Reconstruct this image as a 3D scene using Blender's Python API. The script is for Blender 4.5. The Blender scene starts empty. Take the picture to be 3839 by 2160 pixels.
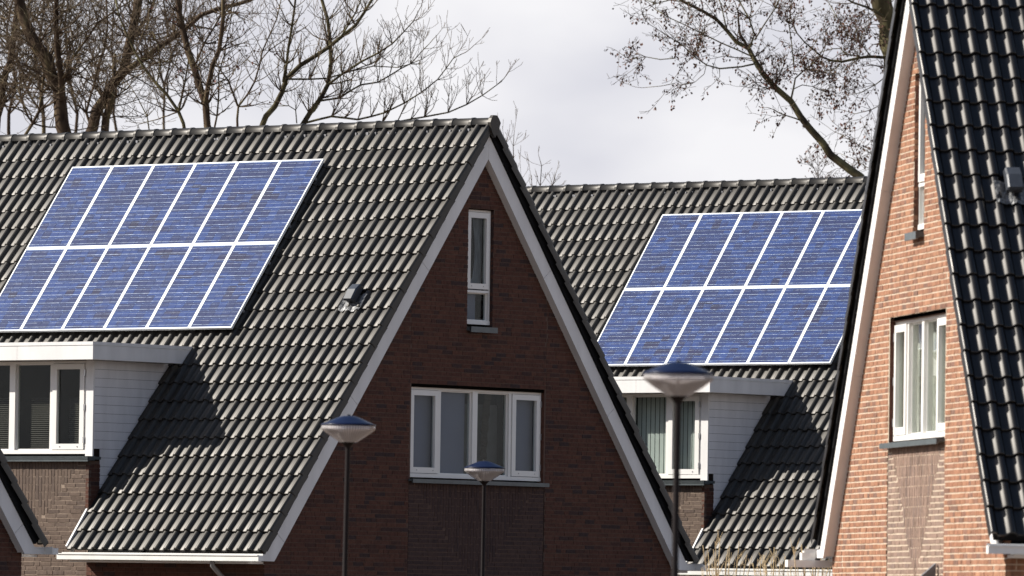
import bpy, math, random
from mathutils import Vector, Matrix
R = math.radians
S = bpy.context.scene
COL = S.collection

# ------------------------------------------------------------------ camera
PITCH, ROLL = 0.040394, 0.014694
cp, sp, cr, sr = math.cos(PITCH), math.sin(PITCH), math.cos(ROLL), math.sin(ROLL)
EYE = 1.7
fwd, up0, rt0 = Vector((0, cp, sp)), Vector((0, -sp, cp)), Vector((1, 0, 0))
cup, crt = up0 * cr - rt0 * sr, rt0 * cr + up0 * sr
cam_d = bpy.data.cameras.new('camera')
cam = bpy.data.objects.new('camera', cam_d)
COL.objects.link(cam)
m = Matrix.Identity(4)
for i in range(3):
    m[i][0], m[i][1], m[i][2] = crt[i], cup[i], -fwd[i]
m[2][3] = EYE
cam.matrix_world = m
cam_d.sensor_width = 36.0
cam_d.lens = 36.0 * 30000.0 / 3839.0
cam_d.clip_start, cam_d.clip_end = 1.0, 6000.0
cam_d.dof.use_dof = True
cam_d.dof.focus_distance = 116.0
cam_d.dof.aperture_fstop = 4.5
S.camera = cam

# ------------------------------------------------------------------ sky, sun, exposure
SUN = Vector((-0.817, 0.075, 0.571)).normalized()
world = bpy.data.worlds.new('World')
S.world = world
world.use_nodes = True
N, L = world.node_tree.nodes, world.node_tree.links
N.clear()
out = N.new('ShaderNodeOutputWorld')
bg = N.new('ShaderNodeBackground')
sky = N.new('ShaderNodeTexSky')
sky.sky_type = 'NISHITA'
sky.sun_disc = False
sky.sun_elevation = math.asin(SUN.z)
sky.sun_rotation = math.atan2(SUN.x, SUN.y)
sky.air_density, sky.dust_density = 1.0, 1.0
tc = N.new('ShaderNodeTexCoord')
sep = N.new('ShaderNodeSeparateXYZ')
L.new(tc.outputs['Generated'], sep.inputs[0])
# a bank of thin bright cloud low round the whole horizon, broken up higher
mp = N.new('ShaderNodeMapping')
mp.inputs['Scale'].default_value = (1, 1, 3.0)
mp.inputs['Location'].default_value = (0.37, 0.1, 0.22)
L.new(tc.outputs['Generated'], mp.inputs[0])
nz = N.new('ShaderNodeTexNoise')
nz.inputs['Scale'].default_value = 2.2
nz.inputs['Detail'].default_value = 7
L.new(mp.outputs[0], nz.inputs['Vector'])
hb = N.new('ShaderNodeMapRange')
hb.inputs['From Min'].default_value, hb.inputs['From Max'].default_value = 0.08, 0.46
hb.inputs['To Min'].default_value, hb.inputs['To Max'].default_value = 0.75, -0.35
L.new(sep.outputs['Z'], hb.inputs['Value'])
ad = N.new('ShaderNodeMath'); ad.operation = 'ADD'
L.new(nz.outputs['Fac'], ad.inputs[0]); L.new(hb.outputs[0], ad.inputs[1])
cm = N.new('ShaderNodeMapRange'); cm.interpolation_type = 'SMOOTHSTEP'
cm.inputs['From Min'].default_value, cm.inputs['From Max'].default_value = 0.5, 0.9
L.new(ad.outputs[0], cm.inputs['Value'])
# soft variation inside the cloud
n2 = N.new('ShaderNodeTexNoise')
n2.inputs['Scale'].default_value = 26.0
n2.inputs['Detail'].default_value = 4
n2.inputs['Roughness'].default_value = 0.45
mp2 = N.new('ShaderNodeMapping'); mp2.inputs['Scale'].default_value = (1, 1, 1.8)
L.new(tc.outputs['Generated'], mp2.inputs[0]); L.new(mp2.outputs[0], n2.inputs['Vector'])
cc = N.new('ShaderNodeValToRGB')
cc.color_ramp.elements[0].position, cc.color_ramp.elements[1].position = 0.34, 0.63
cc.color_ramp.elements[0].color = (6.05, 6.08, 6.62, 1)
cc.color_ramp.elements[1].color = (7.75, 7.70, 7.92, 1)
L.new(n2.outputs['Fac'], cc.inputs[0])
mixc = N.new('ShaderNodeMix'); mixc.data_type = 'RGBA'
L.new(cm.outputs[0], mixc.inputs['Factor'])
L.new(sky.outputs[0], mixc.inputs[6]); L.new(cc.outputs[0], mixc.inputs[7])
L.new(mixc.outputs[2], bg.inputs['Color'])
bg.inputs['Strength'].default_value = 0.0745
L.new(bg.outputs[0], out.inputs[0])

sun_d = bpy.data.lights.new('sun', 'SUN')
sun_d.energy, sun_d.angle, sun_d.color = 5.0, R(0.5), (1.0, 0.95, 0.87)
sun = bpy.data.objects.new('sun', sun_d)
COL.objects.link(sun)
sun.rotation_euler = SUN.to_track_quat('Z', 'Y').to_euler()
sun.location = (-60, 60, 60)

vs = S.view_settings
vs.view_transform, vs.look = 'Standard', 'None'
vs.exposure, vs.gamma = 0.68, 1.0
vs.use_curve_mapping = False

# ------------------------------------------------------------------ materials
def mat(name):
    M = bpy.data.materials.new(name)
    M.use_nodes = True
    return M, M.node_tree.nodes, M.node_tree.links, M.node_tree.nodes['Principled BSDF']
def setp(b, col=None, rough=None, spec=None, coat=None, coat_r=None, metal=None):
    if col is not None: b.inputs['Base Color'].default_value = (*col, 1)
    if rough is not None: b.inputs['Roughness'].default_value = rough
    if spec is not None: b.inputs['Specular IOR Level'].default_value = spec
    if coat is not None: b.inputs['Coat Weight'].default_value = coat
    if coat_r is not None: b.inputs['Coat Roughness'].default_value = coat_r
    if metal is not None: b.inputs['Metallic'].default_value = metal
def geo_pos(N, L, scale, detail=3, stretch=(1, 1, 1)):
    g = N.new('ShaderNodeNewGeometry')
    mpn = N.new('ShaderNodeMapping'); mpn.inputs['Scale'].default_value = stretch
    L.new(g.outputs['Position'], mpn.inputs[0])
    t = N.new('ShaderNodeTexNoise'); t.inputs['Scale'].default_value = scale; t.inputs['Detail'].default_value = detail
    L.new(mpn.outputs[0], t.inputs['Vector'])
    return t, g
def simple(name, col, rough=0.5, spec=0.5, var=0.12, scale=6.0, metal=0.0, coat=0.0, stretch=(1, 1, 1)):
    M, N, L, b = mat(name)
    setp(b, col, rough, spec, coat, 0.05, metal)
    t, g = geo_pos(N, L, scale, 4, stretch)
    r = N.new('ShaderNodeValToRGB')
    r.color_ramp.elements[0].position, r.color_ramp.elements[1].position = 0.3, 0.7
    r.color_ramp.elements[0].color = (*[c * (1 - var) for c in col], 1)
    r.color_ramp.elements[1].color = (*[min(1, c * (1 + var * 0.6)) for c in col], 1)
    L.new(t.outputs['Fac'], r.inputs[0]); L.new(r.outputs[0], b.inputs['Base Color'])
    return M
def rand_ramp(name, stops, rough=0.7, spec=0.3, mott=0.3, mscale=30.0, bump=0.0, stretch=(1, 1, 1)):
    """colour picked per piece (per island and per object) from a ramp, mottled by fine noise"""
    M, N, L, b = mat(name)
    setp(b, None, rough, spec)
    t, g = geo_pos(N, L, mscale, 4, stretch)
    oi = N.new('ShaderNodeObjectInfo')
    a = N.new('ShaderNodeMath'); a.operation = 'ADD'
    L.new(g.outputs['Random Per Island'], a.inputs[0]); L.new(oi.outputs['Random'], a.inputs[1])
    f = N.new('ShaderNodeMath'); f.operation = 'FRACT'; L.new(a.outputs[0], f.inputs[0])
    r = N.new('ShaderNodeValToRGB')
    e = r.color_ramp.elements
    while len(e) < len(stops): e.new(0.5)
    for el, (p, c) in zip(e, stops):
        el.position = p; el.color = (*c, 1)
    L.new(f.outputs[0], r.inputs[0])
    mr = N.new('ShaderNodeMapRange')
    mr.inputs['From Min'].default_value, mr.inputs['From Max'].default_value = 0.25, 0.75
    mr.inputs['To Min'].default_value, mr.inputs['To Max'].default_value = 1 - mott, 1 + mott * 0.6
    L.new(t.outputs['Fac'], mr.inputs['Value'])
    mx = N.new('ShaderNodeMix'); mx.data_type = 'RGBA'; mx.blend_type = 'MULTIPLY'
    mx.inputs['Factor'].default_value = 1.0
    L.new(r.outputs[0], mx.inputs[6]); L.new(mr.outputs[0], mx.inputs[7])
    L.new(mx.outputs[2], b.inputs['Base Color'])
    if bump:
        bp = N.new('ShaderNodeBump'); bp.inputs['Strength'].default_value = bump; bp.inputs['Distance'].default_value = 0.004
        L.new(t.outputs['Fac'], bp.inputs['Height']); L.new(bp.outputs[0], b.inputs['Normal'])
    return M

MT = {}
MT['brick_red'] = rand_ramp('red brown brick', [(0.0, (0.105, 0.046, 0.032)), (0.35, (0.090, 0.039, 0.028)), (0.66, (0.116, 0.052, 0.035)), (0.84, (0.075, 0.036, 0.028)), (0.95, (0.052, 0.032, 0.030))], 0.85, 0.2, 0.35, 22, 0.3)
MT['brick_orange'] = rand_ramp('orange brick', [(0.0, (0.300, 0.150, 0.090)), (0.35, (0.272, 0.131, 0.080)), (0.6, (0.330, 0.172, 0.103)), (0.85, (0.24, 0.120, 0.080)), (1.0, (0.175, 0.104, 0.078))], 0.85, 0.2, 0.5, 9, 0.35, (2.2, 2.2, 0.8))
MT['brick_brown'] = rand_ramp('grey brown brick', [(0.0, (0.112, 0.080, 0.063)), (0.5, (0.140, 0.102, 0.080)), (1.0, (0.095, 0.069, 0.057))], 0.85, 0.2, 0.25, 24, 0.25)
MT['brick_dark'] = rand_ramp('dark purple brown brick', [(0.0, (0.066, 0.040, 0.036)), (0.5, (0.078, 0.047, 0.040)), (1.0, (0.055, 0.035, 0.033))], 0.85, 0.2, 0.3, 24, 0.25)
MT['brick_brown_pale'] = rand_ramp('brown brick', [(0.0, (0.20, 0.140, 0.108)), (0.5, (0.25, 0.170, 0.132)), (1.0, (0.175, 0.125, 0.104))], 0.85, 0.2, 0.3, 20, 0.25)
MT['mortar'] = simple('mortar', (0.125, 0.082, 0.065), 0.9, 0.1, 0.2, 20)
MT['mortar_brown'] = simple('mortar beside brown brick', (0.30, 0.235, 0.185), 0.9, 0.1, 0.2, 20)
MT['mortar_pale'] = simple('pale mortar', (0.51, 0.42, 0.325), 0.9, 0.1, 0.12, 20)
MT['joint'] = simple('open joint', (0.02, 0.014, 0.012), 0.9, 0.1)
MT['white'] = simple('white painted board', (0.745, 0.73, 0.715), 0.42, 0.4, 0.09, 2.2, stretch=(2, 2, 0.5))
MT['siding'] = simple('white cladding', (0.74, 0.73, 0.74), 0.5, 0.35, 0.10, 2.6, stretch=(2, 2, 0.5))
MT['frame'] = simple('window paint', (0.76, 0.74, 0.705), 0.35, 0.5, 0.03, 3)
MT['sill'] = simple('dark stone sill', (0.085, 0.10, 0.105), 0.35, 0.5, 0.2, 9)
MT['gutter'] = simple('white gutter', (0.76, 0.75, 0.72), 0.4, 0.4, 0.08, 5)
MT['dark'] = simple('roofing felt', (0.012, 0.012, 0.013), 0.9, 0.1)
MT['lead'] = simple('lead flashing', (0.17, 0.17, 0.17), 0.5, 0.5, 0.6, 40, 0.3)
MT['vent'] = simple('grey plastic', (0.05, 0.055, 0.065), 0.35, 0.5, 0.15, 10)
MT['interior'] = simple('dim room', (0.035, 0.03, 0.027), 0.9, 0.1)
MT['blind_grey'] = simple('roller blind', (0.215, 0.215, 0.29), 0.8, 0.2, 0.06, 1.5)
MT['blind_brown'] = simple('dim blind', (0.13, 0.12, 0.115), 0.8, 0.2, 0.3, 3)
MT['blind_white'] = simple('vertical blind', (0.68, 0.69, 0.66), 0.7, 0.2, 0.06, 4)
MT['blind_dark'] = simple('venetian blind', (0.10, 0.085, 0.07), 0.6, 0.3)
MT['curtain'] = simple('brown curtain and tree reflection', (0.045, 0.032, 0.022), 0.9, 0.1, 0.3, 5)  # dark tone also stands in for a tree reflected in the pane
MT['net'] = simple('net curtain', (0.22, 0.23, 0.27), 0.9, 0.1, 0.35, 9, stretch=(3, 3, 0.6))
MT['curtain_pale'] = simple('pale curtain', (0.60, 0.57, 0.50), 0.9, 0.1, 0.3, 7, stretch=(2, 2, 0.6))
MT['metal'] = simple('bare metal', (0.45, 0.45, 0.46), 0.35, 0.5, 0.1, 20, 0.8)
MT['zinc'] = simple('zinc pipe', (0.30, 0.30, 0.31), 0.4, 0.5, 0.1, 20, 0.4)
MT['alu'] = simple('panel frame', (0.84, 0.86, 0.86), 0.35, 0.5, 0.03, 3)
MT['alu_side'] = MT['alu']
MT['busbar'] = simple('tinned ribbon', (0.36, 0.45, 0.58), 0.5, 0.4, 0.6, 16, 0.0)
MT['back'] = simple('backsheet', (0.12, 0.20, 0.39), 0.4, 0.3, 0.08, 3, coat=0.5)
MT['lampcap'] = simple('blue lacquer', (0.0045, 0.009, 0.034), 0.36, 0.2, 0.05, 4)
MT['pole'] = simple('dark pole paint', (0.012, 0.008, 0.008), 0.6, 0.15, 0.1, 8)
MT['canopy'] = simple('grey canopy', (0.16, 0.155, 0.16), 0.5, 0.4)
MT['stem'] = rand_ramp('dry stem', [(0, (0.46, 0.34, 0.18)), (0.5, (0.55, 0.42, 0.25)), (1, (0.34, 0.24, 0.13))], 0.7, 0.2, 0.3, 30)

def tile_mat(name, c0, c1, rough, spec):
    M, N, L, b = mat(name)
    setp(b, None, rough, spec)
    b.inputs['IOR'].default_value = 1.62
    b.inputs['Specular Tint'].default_value = (1.0, 0.955, 0.90, 1)
    t, g = geo_pos(N, L, 9.0, 5)
    oi = N.new('ShaderNodeObjectInfo')
    a = N.new('ShaderNodeMath'); a.operation = 'ADD'
    L.new(g.outputs['Random Per Island'], a.inputs[0]); L.new(oi.outputs['Random'], a.inputs[1])
    f = N.new('ShaderNodeMath'); f.operation = 'FRACT'; L.new(a.outputs[0], f.inputs[0])
    mx = N.new('ShaderNodeMix'); mx.data_type = 'RGBA'
    mx.inputs[6].default_value = (*c0, 1); mx.inputs[7].default_value = (*c1, 1)
    av = N.new('ShaderNodeMath'); av.operation = 'MULTIPLY_ADD'
    av.inputs[1].default_value = 0.6
    L.new(f.outputs[0], av.inputs[0]); 
    t2 = N.new('ShaderNodeMath'); t2.operation = 'MULTIPLY'; t2.inputs[1].default_value = 0.5
    L.new(t.outputs['Fac'], t2.inputs[0]); L.new(t2.outputs[0], av.inputs[2])
    L.new(av.outputs[0], mx.inputs['Factor'])
    L.new(mx.outputs[2], b.inputs['Base Color'])
    rr = N.new('ShaderNodeMapRange')
    rr.inputs['To Min'].default_value, rr.inputs['To Max'].default_value = rough - 0.03, rough + 0.04
    L.new(f.outputs[0], rr.inputs['Value']); L.new(rr.outputs[0], b.inputs['Roughness'])
    return M
MT['tile'] = tile_mat('grey concrete tile', (0.023, 0.021, 0.019), (0.040, 0.036, 0.030), 0.475, 0.345)
MT['tile_black'] = tile_mat('black glazed tile', (0.006, 0.0055, 0.006), (0.008, 0.007, 0.007), 0.385, 0.40)

def glass_mat(name, tint=(1, 1, 1), refl=1.0):
    M, N, L, b = mat(name)
    N.remove(b)
    o = N['Material Output']
    tr = N.new('ShaderNodeBsdfTransparent'); tr.inputs[0].default_value = (*tint, 1)
    gl = N.new('ShaderNodeBsdfGlossy'); gl.inputs['Roughness'].default_value = 0.02
    fr = N.new('ShaderNodeLayerWeight'); fr.inputs['Blend'].default_value = 0.5
    pw = N.new('ShaderNodeMath'); pw.operation = 'POWER'; pw.inputs[1].default_value = 5.0
    L.new(fr.outputs['Facing'], pw.inputs[0])
    ml = N.new('ShaderNodeMath'); ml.operation = 'MULTIPLY_ADD'; ml.inputs[1].default_value = 0.7; ml.inputs[2].default_value = 0.016 * refl; ml.use_clamp = True
    t, g = geo_pos(N, L, 1.6, 2)
    bp = N.new('ShaderNodeBump'); bp.inputs['Strength'].default_value = 0.05; bp.inputs['Distance'].default_value = 0.05
    L.new(t.outputs['Fac'], bp.inputs['Height']); L.new(bp.outputs[0], gl.inputs['Normal'])
    mx = N.new('ShaderNodeMixShader')
    L.new(pw.outputs[0], ml.inputs[0]); L.new(ml.outputs[0], mx.inputs[0])
    L.new(tr.outputs[0], mx.inputs[1]); L.new(gl.outputs[0], mx.inputs[2]); L.new(mx.outputs[0], o.inputs[0])
    return M
MT['glass'] = glass_mat('window glass', (0.86, 0.89, 0.88))
def bowl_mat():
    M, N, L, b = mat('clear lamp bowl')
    N.remove(b)
    o = N['Material Output']
    tr = N.new('ShaderNodeBsdfTransparent'); tr.inputs[0].default_value = (0.93, 0.90, 0.91, 1)
    df = N.new('ShaderNodeBsdfTranslucent'); df.inputs[0].default_value = (0.95, 0.91, 0.90, 1)
    d2 = N.new('ShaderNodeBsdfDiffuse'); d2.inputs[0].default_value = (0.92, 0.87, 0.86, 1)
    gl = N.new('ShaderNodeBsdfGlossy'); gl.inputs['Roughness'].default_value = 0.12
    m1 = N.new('ShaderNodeMixShader'); m1.inputs[0].default_value = 0.5
    L.new(df.outputs[0], m1.inputs[1]); L.new(d2.outputs[0], m1.inputs[2])
    # fine vertical prismatic ribs round the bowl
    t = N.new('ShaderNodeTexCoord'); sx = N.new('ShaderNodeSeparateXYZ'); L.new(t.outputs['Object'], sx.inputs[0])
    at = N.new('ShaderNodeMath'); at.operation = 'ARCTAN2'; L.new(sx.outputs['Y'], at.inputs[0]); L.new(sx.outputs['X'], at.inputs[1])
    ms = N.new('ShaderNodeMath'); ms.operation = 'MULTIPLY'; ms.inputs[1].default_value = 60; L.new(at.outputs[0], ms.inputs[0])
    sn = N.new('ShaderNodeMath'); sn.operation = 'SINE'; L.new(ms.outputs[0], sn.inputs[0])
    mr = N.new('ShaderNodeMapRange'); mr.inputs['From Min'].default_value = -1
    mr.inputs['To Min'].default_value, mr.inputs['To Max'].default_value = 0.46, 0.80
    L.new(sn.outputs[0], mr.inputs['Value'])
    m2 = N.new('ShaderNodeMixShader'); L.new(mr.outputs[0], m2.inputs[0])
    L.new(tr.outputs[0], m2.inputs[1]); L.new(m1.outputs[0], m2.inputs[2])
    fr = N.new('ShaderNodeFresnel'); fr.inputs['IOR'].default_value = 1.3
    m3 = N.new('ShaderNodeMixShader'); L.new(fr.outputs[0], m3.inputs[0])
    L.new(m2.outputs[0], m3.inputs[1]); L.new(gl.outputs[0], m3.inputs[2]); L.new(m3.outputs[0], o.inputs[0])
    return M
MT['bowl'] = bowl_mat()
def cell_mat():
    M, N, L, b = mat('blue solar cell')
    oi = N.new('ShaderNodeObjectInfo')
    r = N.new('ShaderNodeValToRGB')
    e = r.color_ramp.elements
    st = [(0.0, (0.005, 0.020, 0.100)), (0.35, (0.004, 0.013, 0.070)), (0.62, (0.006, 0.033, 0.152)), (0.80, (0.005, 0.009, 0.054)), (1.0, (0.005, 0.007, 0.036))]
    while len(e) < len(st): e.new(0.5)
    for el, (p, c) in zip(e, st): el.position = p; el.color = (*c, 1)
    t, g = geo_pos(N, L, 1.0, 2, (0.8, 0.8, 4.5))
    a = N.new('ShaderNodeMath'); a.operation = 'MULTIPLY_ADD'; a.inputs[1].default_value = 0.42
    L.new(oi.outputs['Random'], a.inputs[0])
    q = N.new('ShaderNodeMapRange'); q.inputs['From Min'].default_value, q.inputs['From Max'].default_value = 0.3, 0.7
    q.inputs['To Max'].default_value = 0.58
    L.new(t.outputs['Fac'], q.inputs['Value']); L.new(q.outputs[0], a.inputs[2])
    L.new(a.outputs[0], r.inputs[0]); L.new(r.outputs[0], b.inputs['Base Color'])
    setp(b, None, 0.5, 0.15, 0.2, 0.06)
    return M
MT['cell'] = cell_mat()
def bark_mat(name, c0, c1, c2):
    M, N, L, b = mat(name)
    t, g = geo_pos(N, L, 5.0, 5, (1, 1, 0.35))
    r = N.new('ShaderNodeValToRGB'); e = r.color_ramp.elements
    e.new(0.5)
    for el, (p, c) in zip(e, [(0.3, c0), (0.52, c1), (0.72, c2)]): el.position = p; el.color = (*c, 1)
    L.new(t.outputs['Fac'], r.inputs[0]); L.new(r.outputs[0], b.inputs['Base Color'])
    bp = N.new('ShaderNodeBump'); bp.inputs['Strength'].default_value = 0.6; bp.inputs['Distance'].default_value = 0.03
    L.new(t.outputs['Fac'], bp.inputs['Height']); L.new(bp.outputs[0], b.inputs['Normal'])
    setp(b, None, 0.9, 0.1)
    return M
MT['bark'] = bark_mat('dark bark', (0.034, 0.023, 0.016), (0.080, 0.055, 0.036), (0.145, 0.118, 0.060))
MT['bark_green'] = bark_mat('mossy bark', (0.038, 0.028, 0.020), (0.095, 0.080, 0.042), (0.175, 0.158, 0.078))
MT['twig'] = bark_mat('twig bark', (0.056, 0.038, 0.027), (0.095, 0.070, 0.047), (0.155, 0.125, 0.074))
MT['seed'] = rand_ramp('dry leaf', [(0, (0.13, 0.052, 0.038)), (0.4, (0.075, 0.038, 0.032)), (0.7, (0.17, 0.085, 0.055)), (1, (0.06, 0.045, 0.032))], 0.8, 0.2, 0.3, 20)
def ground_mat():
    M = simple('ground', (0.17, 0.130, 0.10), 0.95, 0.1, 0.5, 0.25)
    return M
MT['ground'] = ground_mat()

# ------------------------------------------------------------------ mesh helpers
class MB:
    def __init__(s): s.v, s.f, s.mi = [], [], []
    def add(s, vs, fs, mi=0):
        o = len(s.v)
        s.v += [tuple(p) for p in vs]
        s.f += [tuple(i + o for i in f) for f in fs]
        s.mi += [mi] * len(fs)
    def box(s, x0, x1, y0, y1, z0, z1, mi=0):
        s.add([(x0, y0, z0), (x1, y0, z0), (x1, y1, z0), (x0, y1, z0), (x0, y0, z1), (x1, y0, z1), (x1, y1, z1), (x0, y1, z1)],
              [(0, 3, 2, 1), (4, 5, 6, 7), (0, 1, 5, 4), (1, 2, 6, 5), (2, 3, 7, 6), (3, 0, 4, 7)], mi)
    def quad(s, a, b, c, d, mi=0): s.add([a, b, c, d], [(0, 1, 2, 3)], mi)
    def prism_y(s, poly, y0, y1, mi=0):
        """polygon in x,z pushed along y (poly counter-clockwise seen from -y)"""
        n = len(poly)
        s.add([(x, y0, z) for x, z in poly] + [(x, y1, z) for x, z in poly],
              [tuple(range(n)), tuple(range(2 * n - 1, n - 1, -1))] + [(i, i + n, (i + 1) % n + n, (i + 1) % n) for i in range(n)], mi)
    def lathe(s, prof, n=32, mi=0):
        o = len(s.v)
        for r, z in prof:
            for k in range(n):
                a = 2 * math.pi * k / n
                s.v.append((r * math.cos(a), r * math.sin(a), z))
        for i in range(len(prof) - 1):
            for k in range(n):
                s.f.append((o + i * n + k, o + i * n + (k + 1) % n, o + (i + 1) * n + (k + 1) % n, o + (i + 1) * n + k)); s.mi.append(mi)
    def tube(s, pts, rad, n=5, mi=0):
        o = len(s.v); m_ = len(pts)
        prev = None
        for i, p in enumerate(pts):
            d = (pts[min(i + 1, m_ - 1)] - pts[max(i - 1, 0)])
            if d.length < 1e-6: d = Vector((0, 0, 1))
            d.normalize()
            ref = Vector((0.31, 0.95, 0.05)) if abs(d.y) < 0.9 else Vector((1, 0, 0))
            a = d.cross(ref).normalized(); b = d.cross(a)
            for k in range(n):
                t = 2 * math.pi * k / n
                s.v.append(tuple(p + (a * math.cos(t) + b * math.sin(t)) * rad[i]))
        for i in range(m_ - 1):
            for k in range(n):
                s.f.append((o + i * n + k, o + i * n + (k + 1) % n, o + (i + 1) * n + (k + 1) % n, o + (i + 1) * n + k)); s.mi.append(mi)
        s.f.append(tuple(o + (m_ - 1) * n + k for k in range(n))); s.mi.append(mi)
    def mesh(s, name, mats, smooth=False):
        me = bpy.data.meshes.new(name)
        me.from_pydata(s.v, [], s.f)
        for M in (mats if isinstance(mats, (list, tuple)) else [mats]): me.materials.append(M)
        if len(me.materials) > 1: me.polygons.foreach_set('material_index', s.mi)
        if smooth: me.polygons.foreach_set('use_smooth', [True] * len(me.polygons))
        me.update()
        return me
    def build(s, name, mats, parent=None, smooth=False, kind=None, label=None):
        return link(name, s.mesh(name, mats, smooth), parent, kind, label)
def link(name, me, parent=None, kind=None, label=None):
    o = bpy.data.objects.new(name, me)
    COL.objects.link(o)
    if parent is not None: o.parent = parent
    if kind: o['kind'] = kind
    if label: o['label'] = label
    return o
def thing(name, label, cat, loc=(0, 0, 0), rz=0.0, group=None):
    o = bpy.data.objects.new(name, None)
    COL.objects.link(o)
    o.location = loc; o.rotation_euler = (0, 0, rz); o.empty_display_size = 0.3
    o['label'] = label; o['category'] = cat
    if group: o['group'] = group
    return o

# ------------------------------------------------------------------ ground
g = MB(); g.quad((-2500, -800, 0), (2500, -800, 0), (2500, 4000, 0), (-2500, 4000, 0))
g.build('ground', MT['ground'], kind='structure')

# ------------------------------------------------------------------ houses (one type, built four times)
P = R(52.183)
cP, sP = math.cos(P), math.sin(P)
AZ = 8.209                       # height of the inner apex of the bargeboards
GAUGE, TW = 0.3395, 0.196        # tile gauge and cover width
ROWS = 23
VEND = 11.5
HALF = 4.62                      # half width of the gable wall
CRS = 0.0625                     # brick course

def slope_matrix(side, v, s, t):
    """tile frame on a slope: x across, y up the slope, z outwards; side -1 left, +1 right"""
    up = Vector((-side * cP, 0, sP)); nm = Vector((side * sP, 0, cP)); xx = Vector((0, side, 0))
    o = Vector((0, v, AZ)) - up * s + nm * t
    mm = Matrix.Identity(4)
    for i in range(3): mm[i][0], mm[i][1], mm[i][2], mm[i][3] = xx[i], up[i], nm[i], o[i]
    return mm
def sl(side, v, s, t):
    return slope_matrix(side, v, s, t).translation.copy()

# tile profiles: across x, height z
PRO = [(0.0, 0.0), (0.010, -0.003), (0.076, -0.003), (0.091, 0.004), (0.107, 0.028), (0.128, 0.045), (0.157, 0.045), (0.178, 0.028), (0.190, 0.002), (0.197, -0.012)]
PRO_V = [(0.0, 0.0), (0.010, -0.003), (0.076, -0.003), (0.091, 0.004), (0.107, 0.028), (0.128, 0.045), (0.153, 0.045), (0.168, 0.032), (0.172, 0.006), (0.172, -0.080)]
PRO_W = [(-0.084, -0.080), (-0.084, 0.006), (-0.079, 0.030), (-0.064, 0.043), (-0.042, 0.043), (-0.024, 0.028), (-0.010, 0.004), (0.000, -0.012)]
PRO_S = [(0.0, 0.0), (0.020, -0.005), (0.055, -0.005), (0.074, 0.001), (0.088, 0.011), (0.108, 0.030), (0.124, 0.040), (0.148, 0.043), (0.172, 0.033), (0.188, 0.008), (0.197, -0.012)]
def tile_mesh(name, pro, M, flap=False):
    b = MB(); n = len(pro)
    rows = [(0.0, 0.000, -0.006), (0.014, 0.0, 0.0), (0.40, 0.0, -0.033)]
    for y, dx, dz in rows:
        for x, z in pro: b.v.append((x, y, z + dz))
    for i in range(len(rows) - 1):
        for k in range(n - 1):
            b.f.append((i * n + k, i * n + k + 1, (i + 1) * n + k + 1, (i + 1) * n + k)); b.mi.append(0)
    o = len(b.v)
    for x, z in pro: b.v.append((x, 0.004, (z if z < -0.05 else z - 0.030)))
    for k in range(n - 1): b.f.append((o + k, o + k + 1, k + 1, k)); b.mi.append(0)
    me = b.mesh(name, M)
    sm = [i < 2 * (n - 1) for i in range(len(me.polygons))]
    me.polygons.foreach_set('use_smooth', sm)
    return me
def append_mesh(dst, me_v, me_f, mtx):
    o = len(dst.v)
    dst.v += [tuple(mtx @ Vector(p)) for p in me_v]
    dst.f += [tuple(i + o for i in f) for f in me_f]
    dst.mi += [0] * len(me_f)

def ridge_mesh(M):
    b = MB(); n = 11
    def ring(y, r, drop):
        pts = []
        for k in range(n):
            a = math.pi * (k / (n - 1))
            x, z = -math.cos(a) * r, math.sin(a) * r
            if k in (0, n - 1): z = -drop
            b.v.append((x * 1.05, y, z))
    ring(-0.185, 0.092, 0.012); ring(0.125, 0.092, 0.012); ring(0.131, 0.102, 0.016); ring(0.172, 0.102, 0.016); ring(0.180, 0.096, 0.012)
    for i in range(4):
        for k in range(n - 1):
            b.f.append((i * n + k, i * n + k + 1, (i + 1) * n + k + 1, (i + 1) * n + k)); b.mi.append(0)
    me = b.mesh('ridge_tile', M)
    me.polygons.foreach_set('use_smooth', [(n - 1) > 0 and (i // (n - 1)) in (0,) for i in range(len(me.polygons))])
    return me

def brick_variants(mat_, lx, ly, lz, n=5, name='brick'):
    res = []
    rnd = random.Random(5)
    for i in range(n):
        b = MB()
        b.box(0, lx, 0, ly, 0, lz)
        b.f = [f for j, f in enumerate(b.f) if j != 4]; b.mi = b.mi[:5]
        b.v = [(x + rnd.uniform(-.003, .003), y + (rnd.uniform(-.003, .002) if y == 0 else 0), z + rnd.uniform(-.002, .002)) for x, y, z in b.v]
        res.append(b.mesh(name, mat_))
    return res

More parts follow.
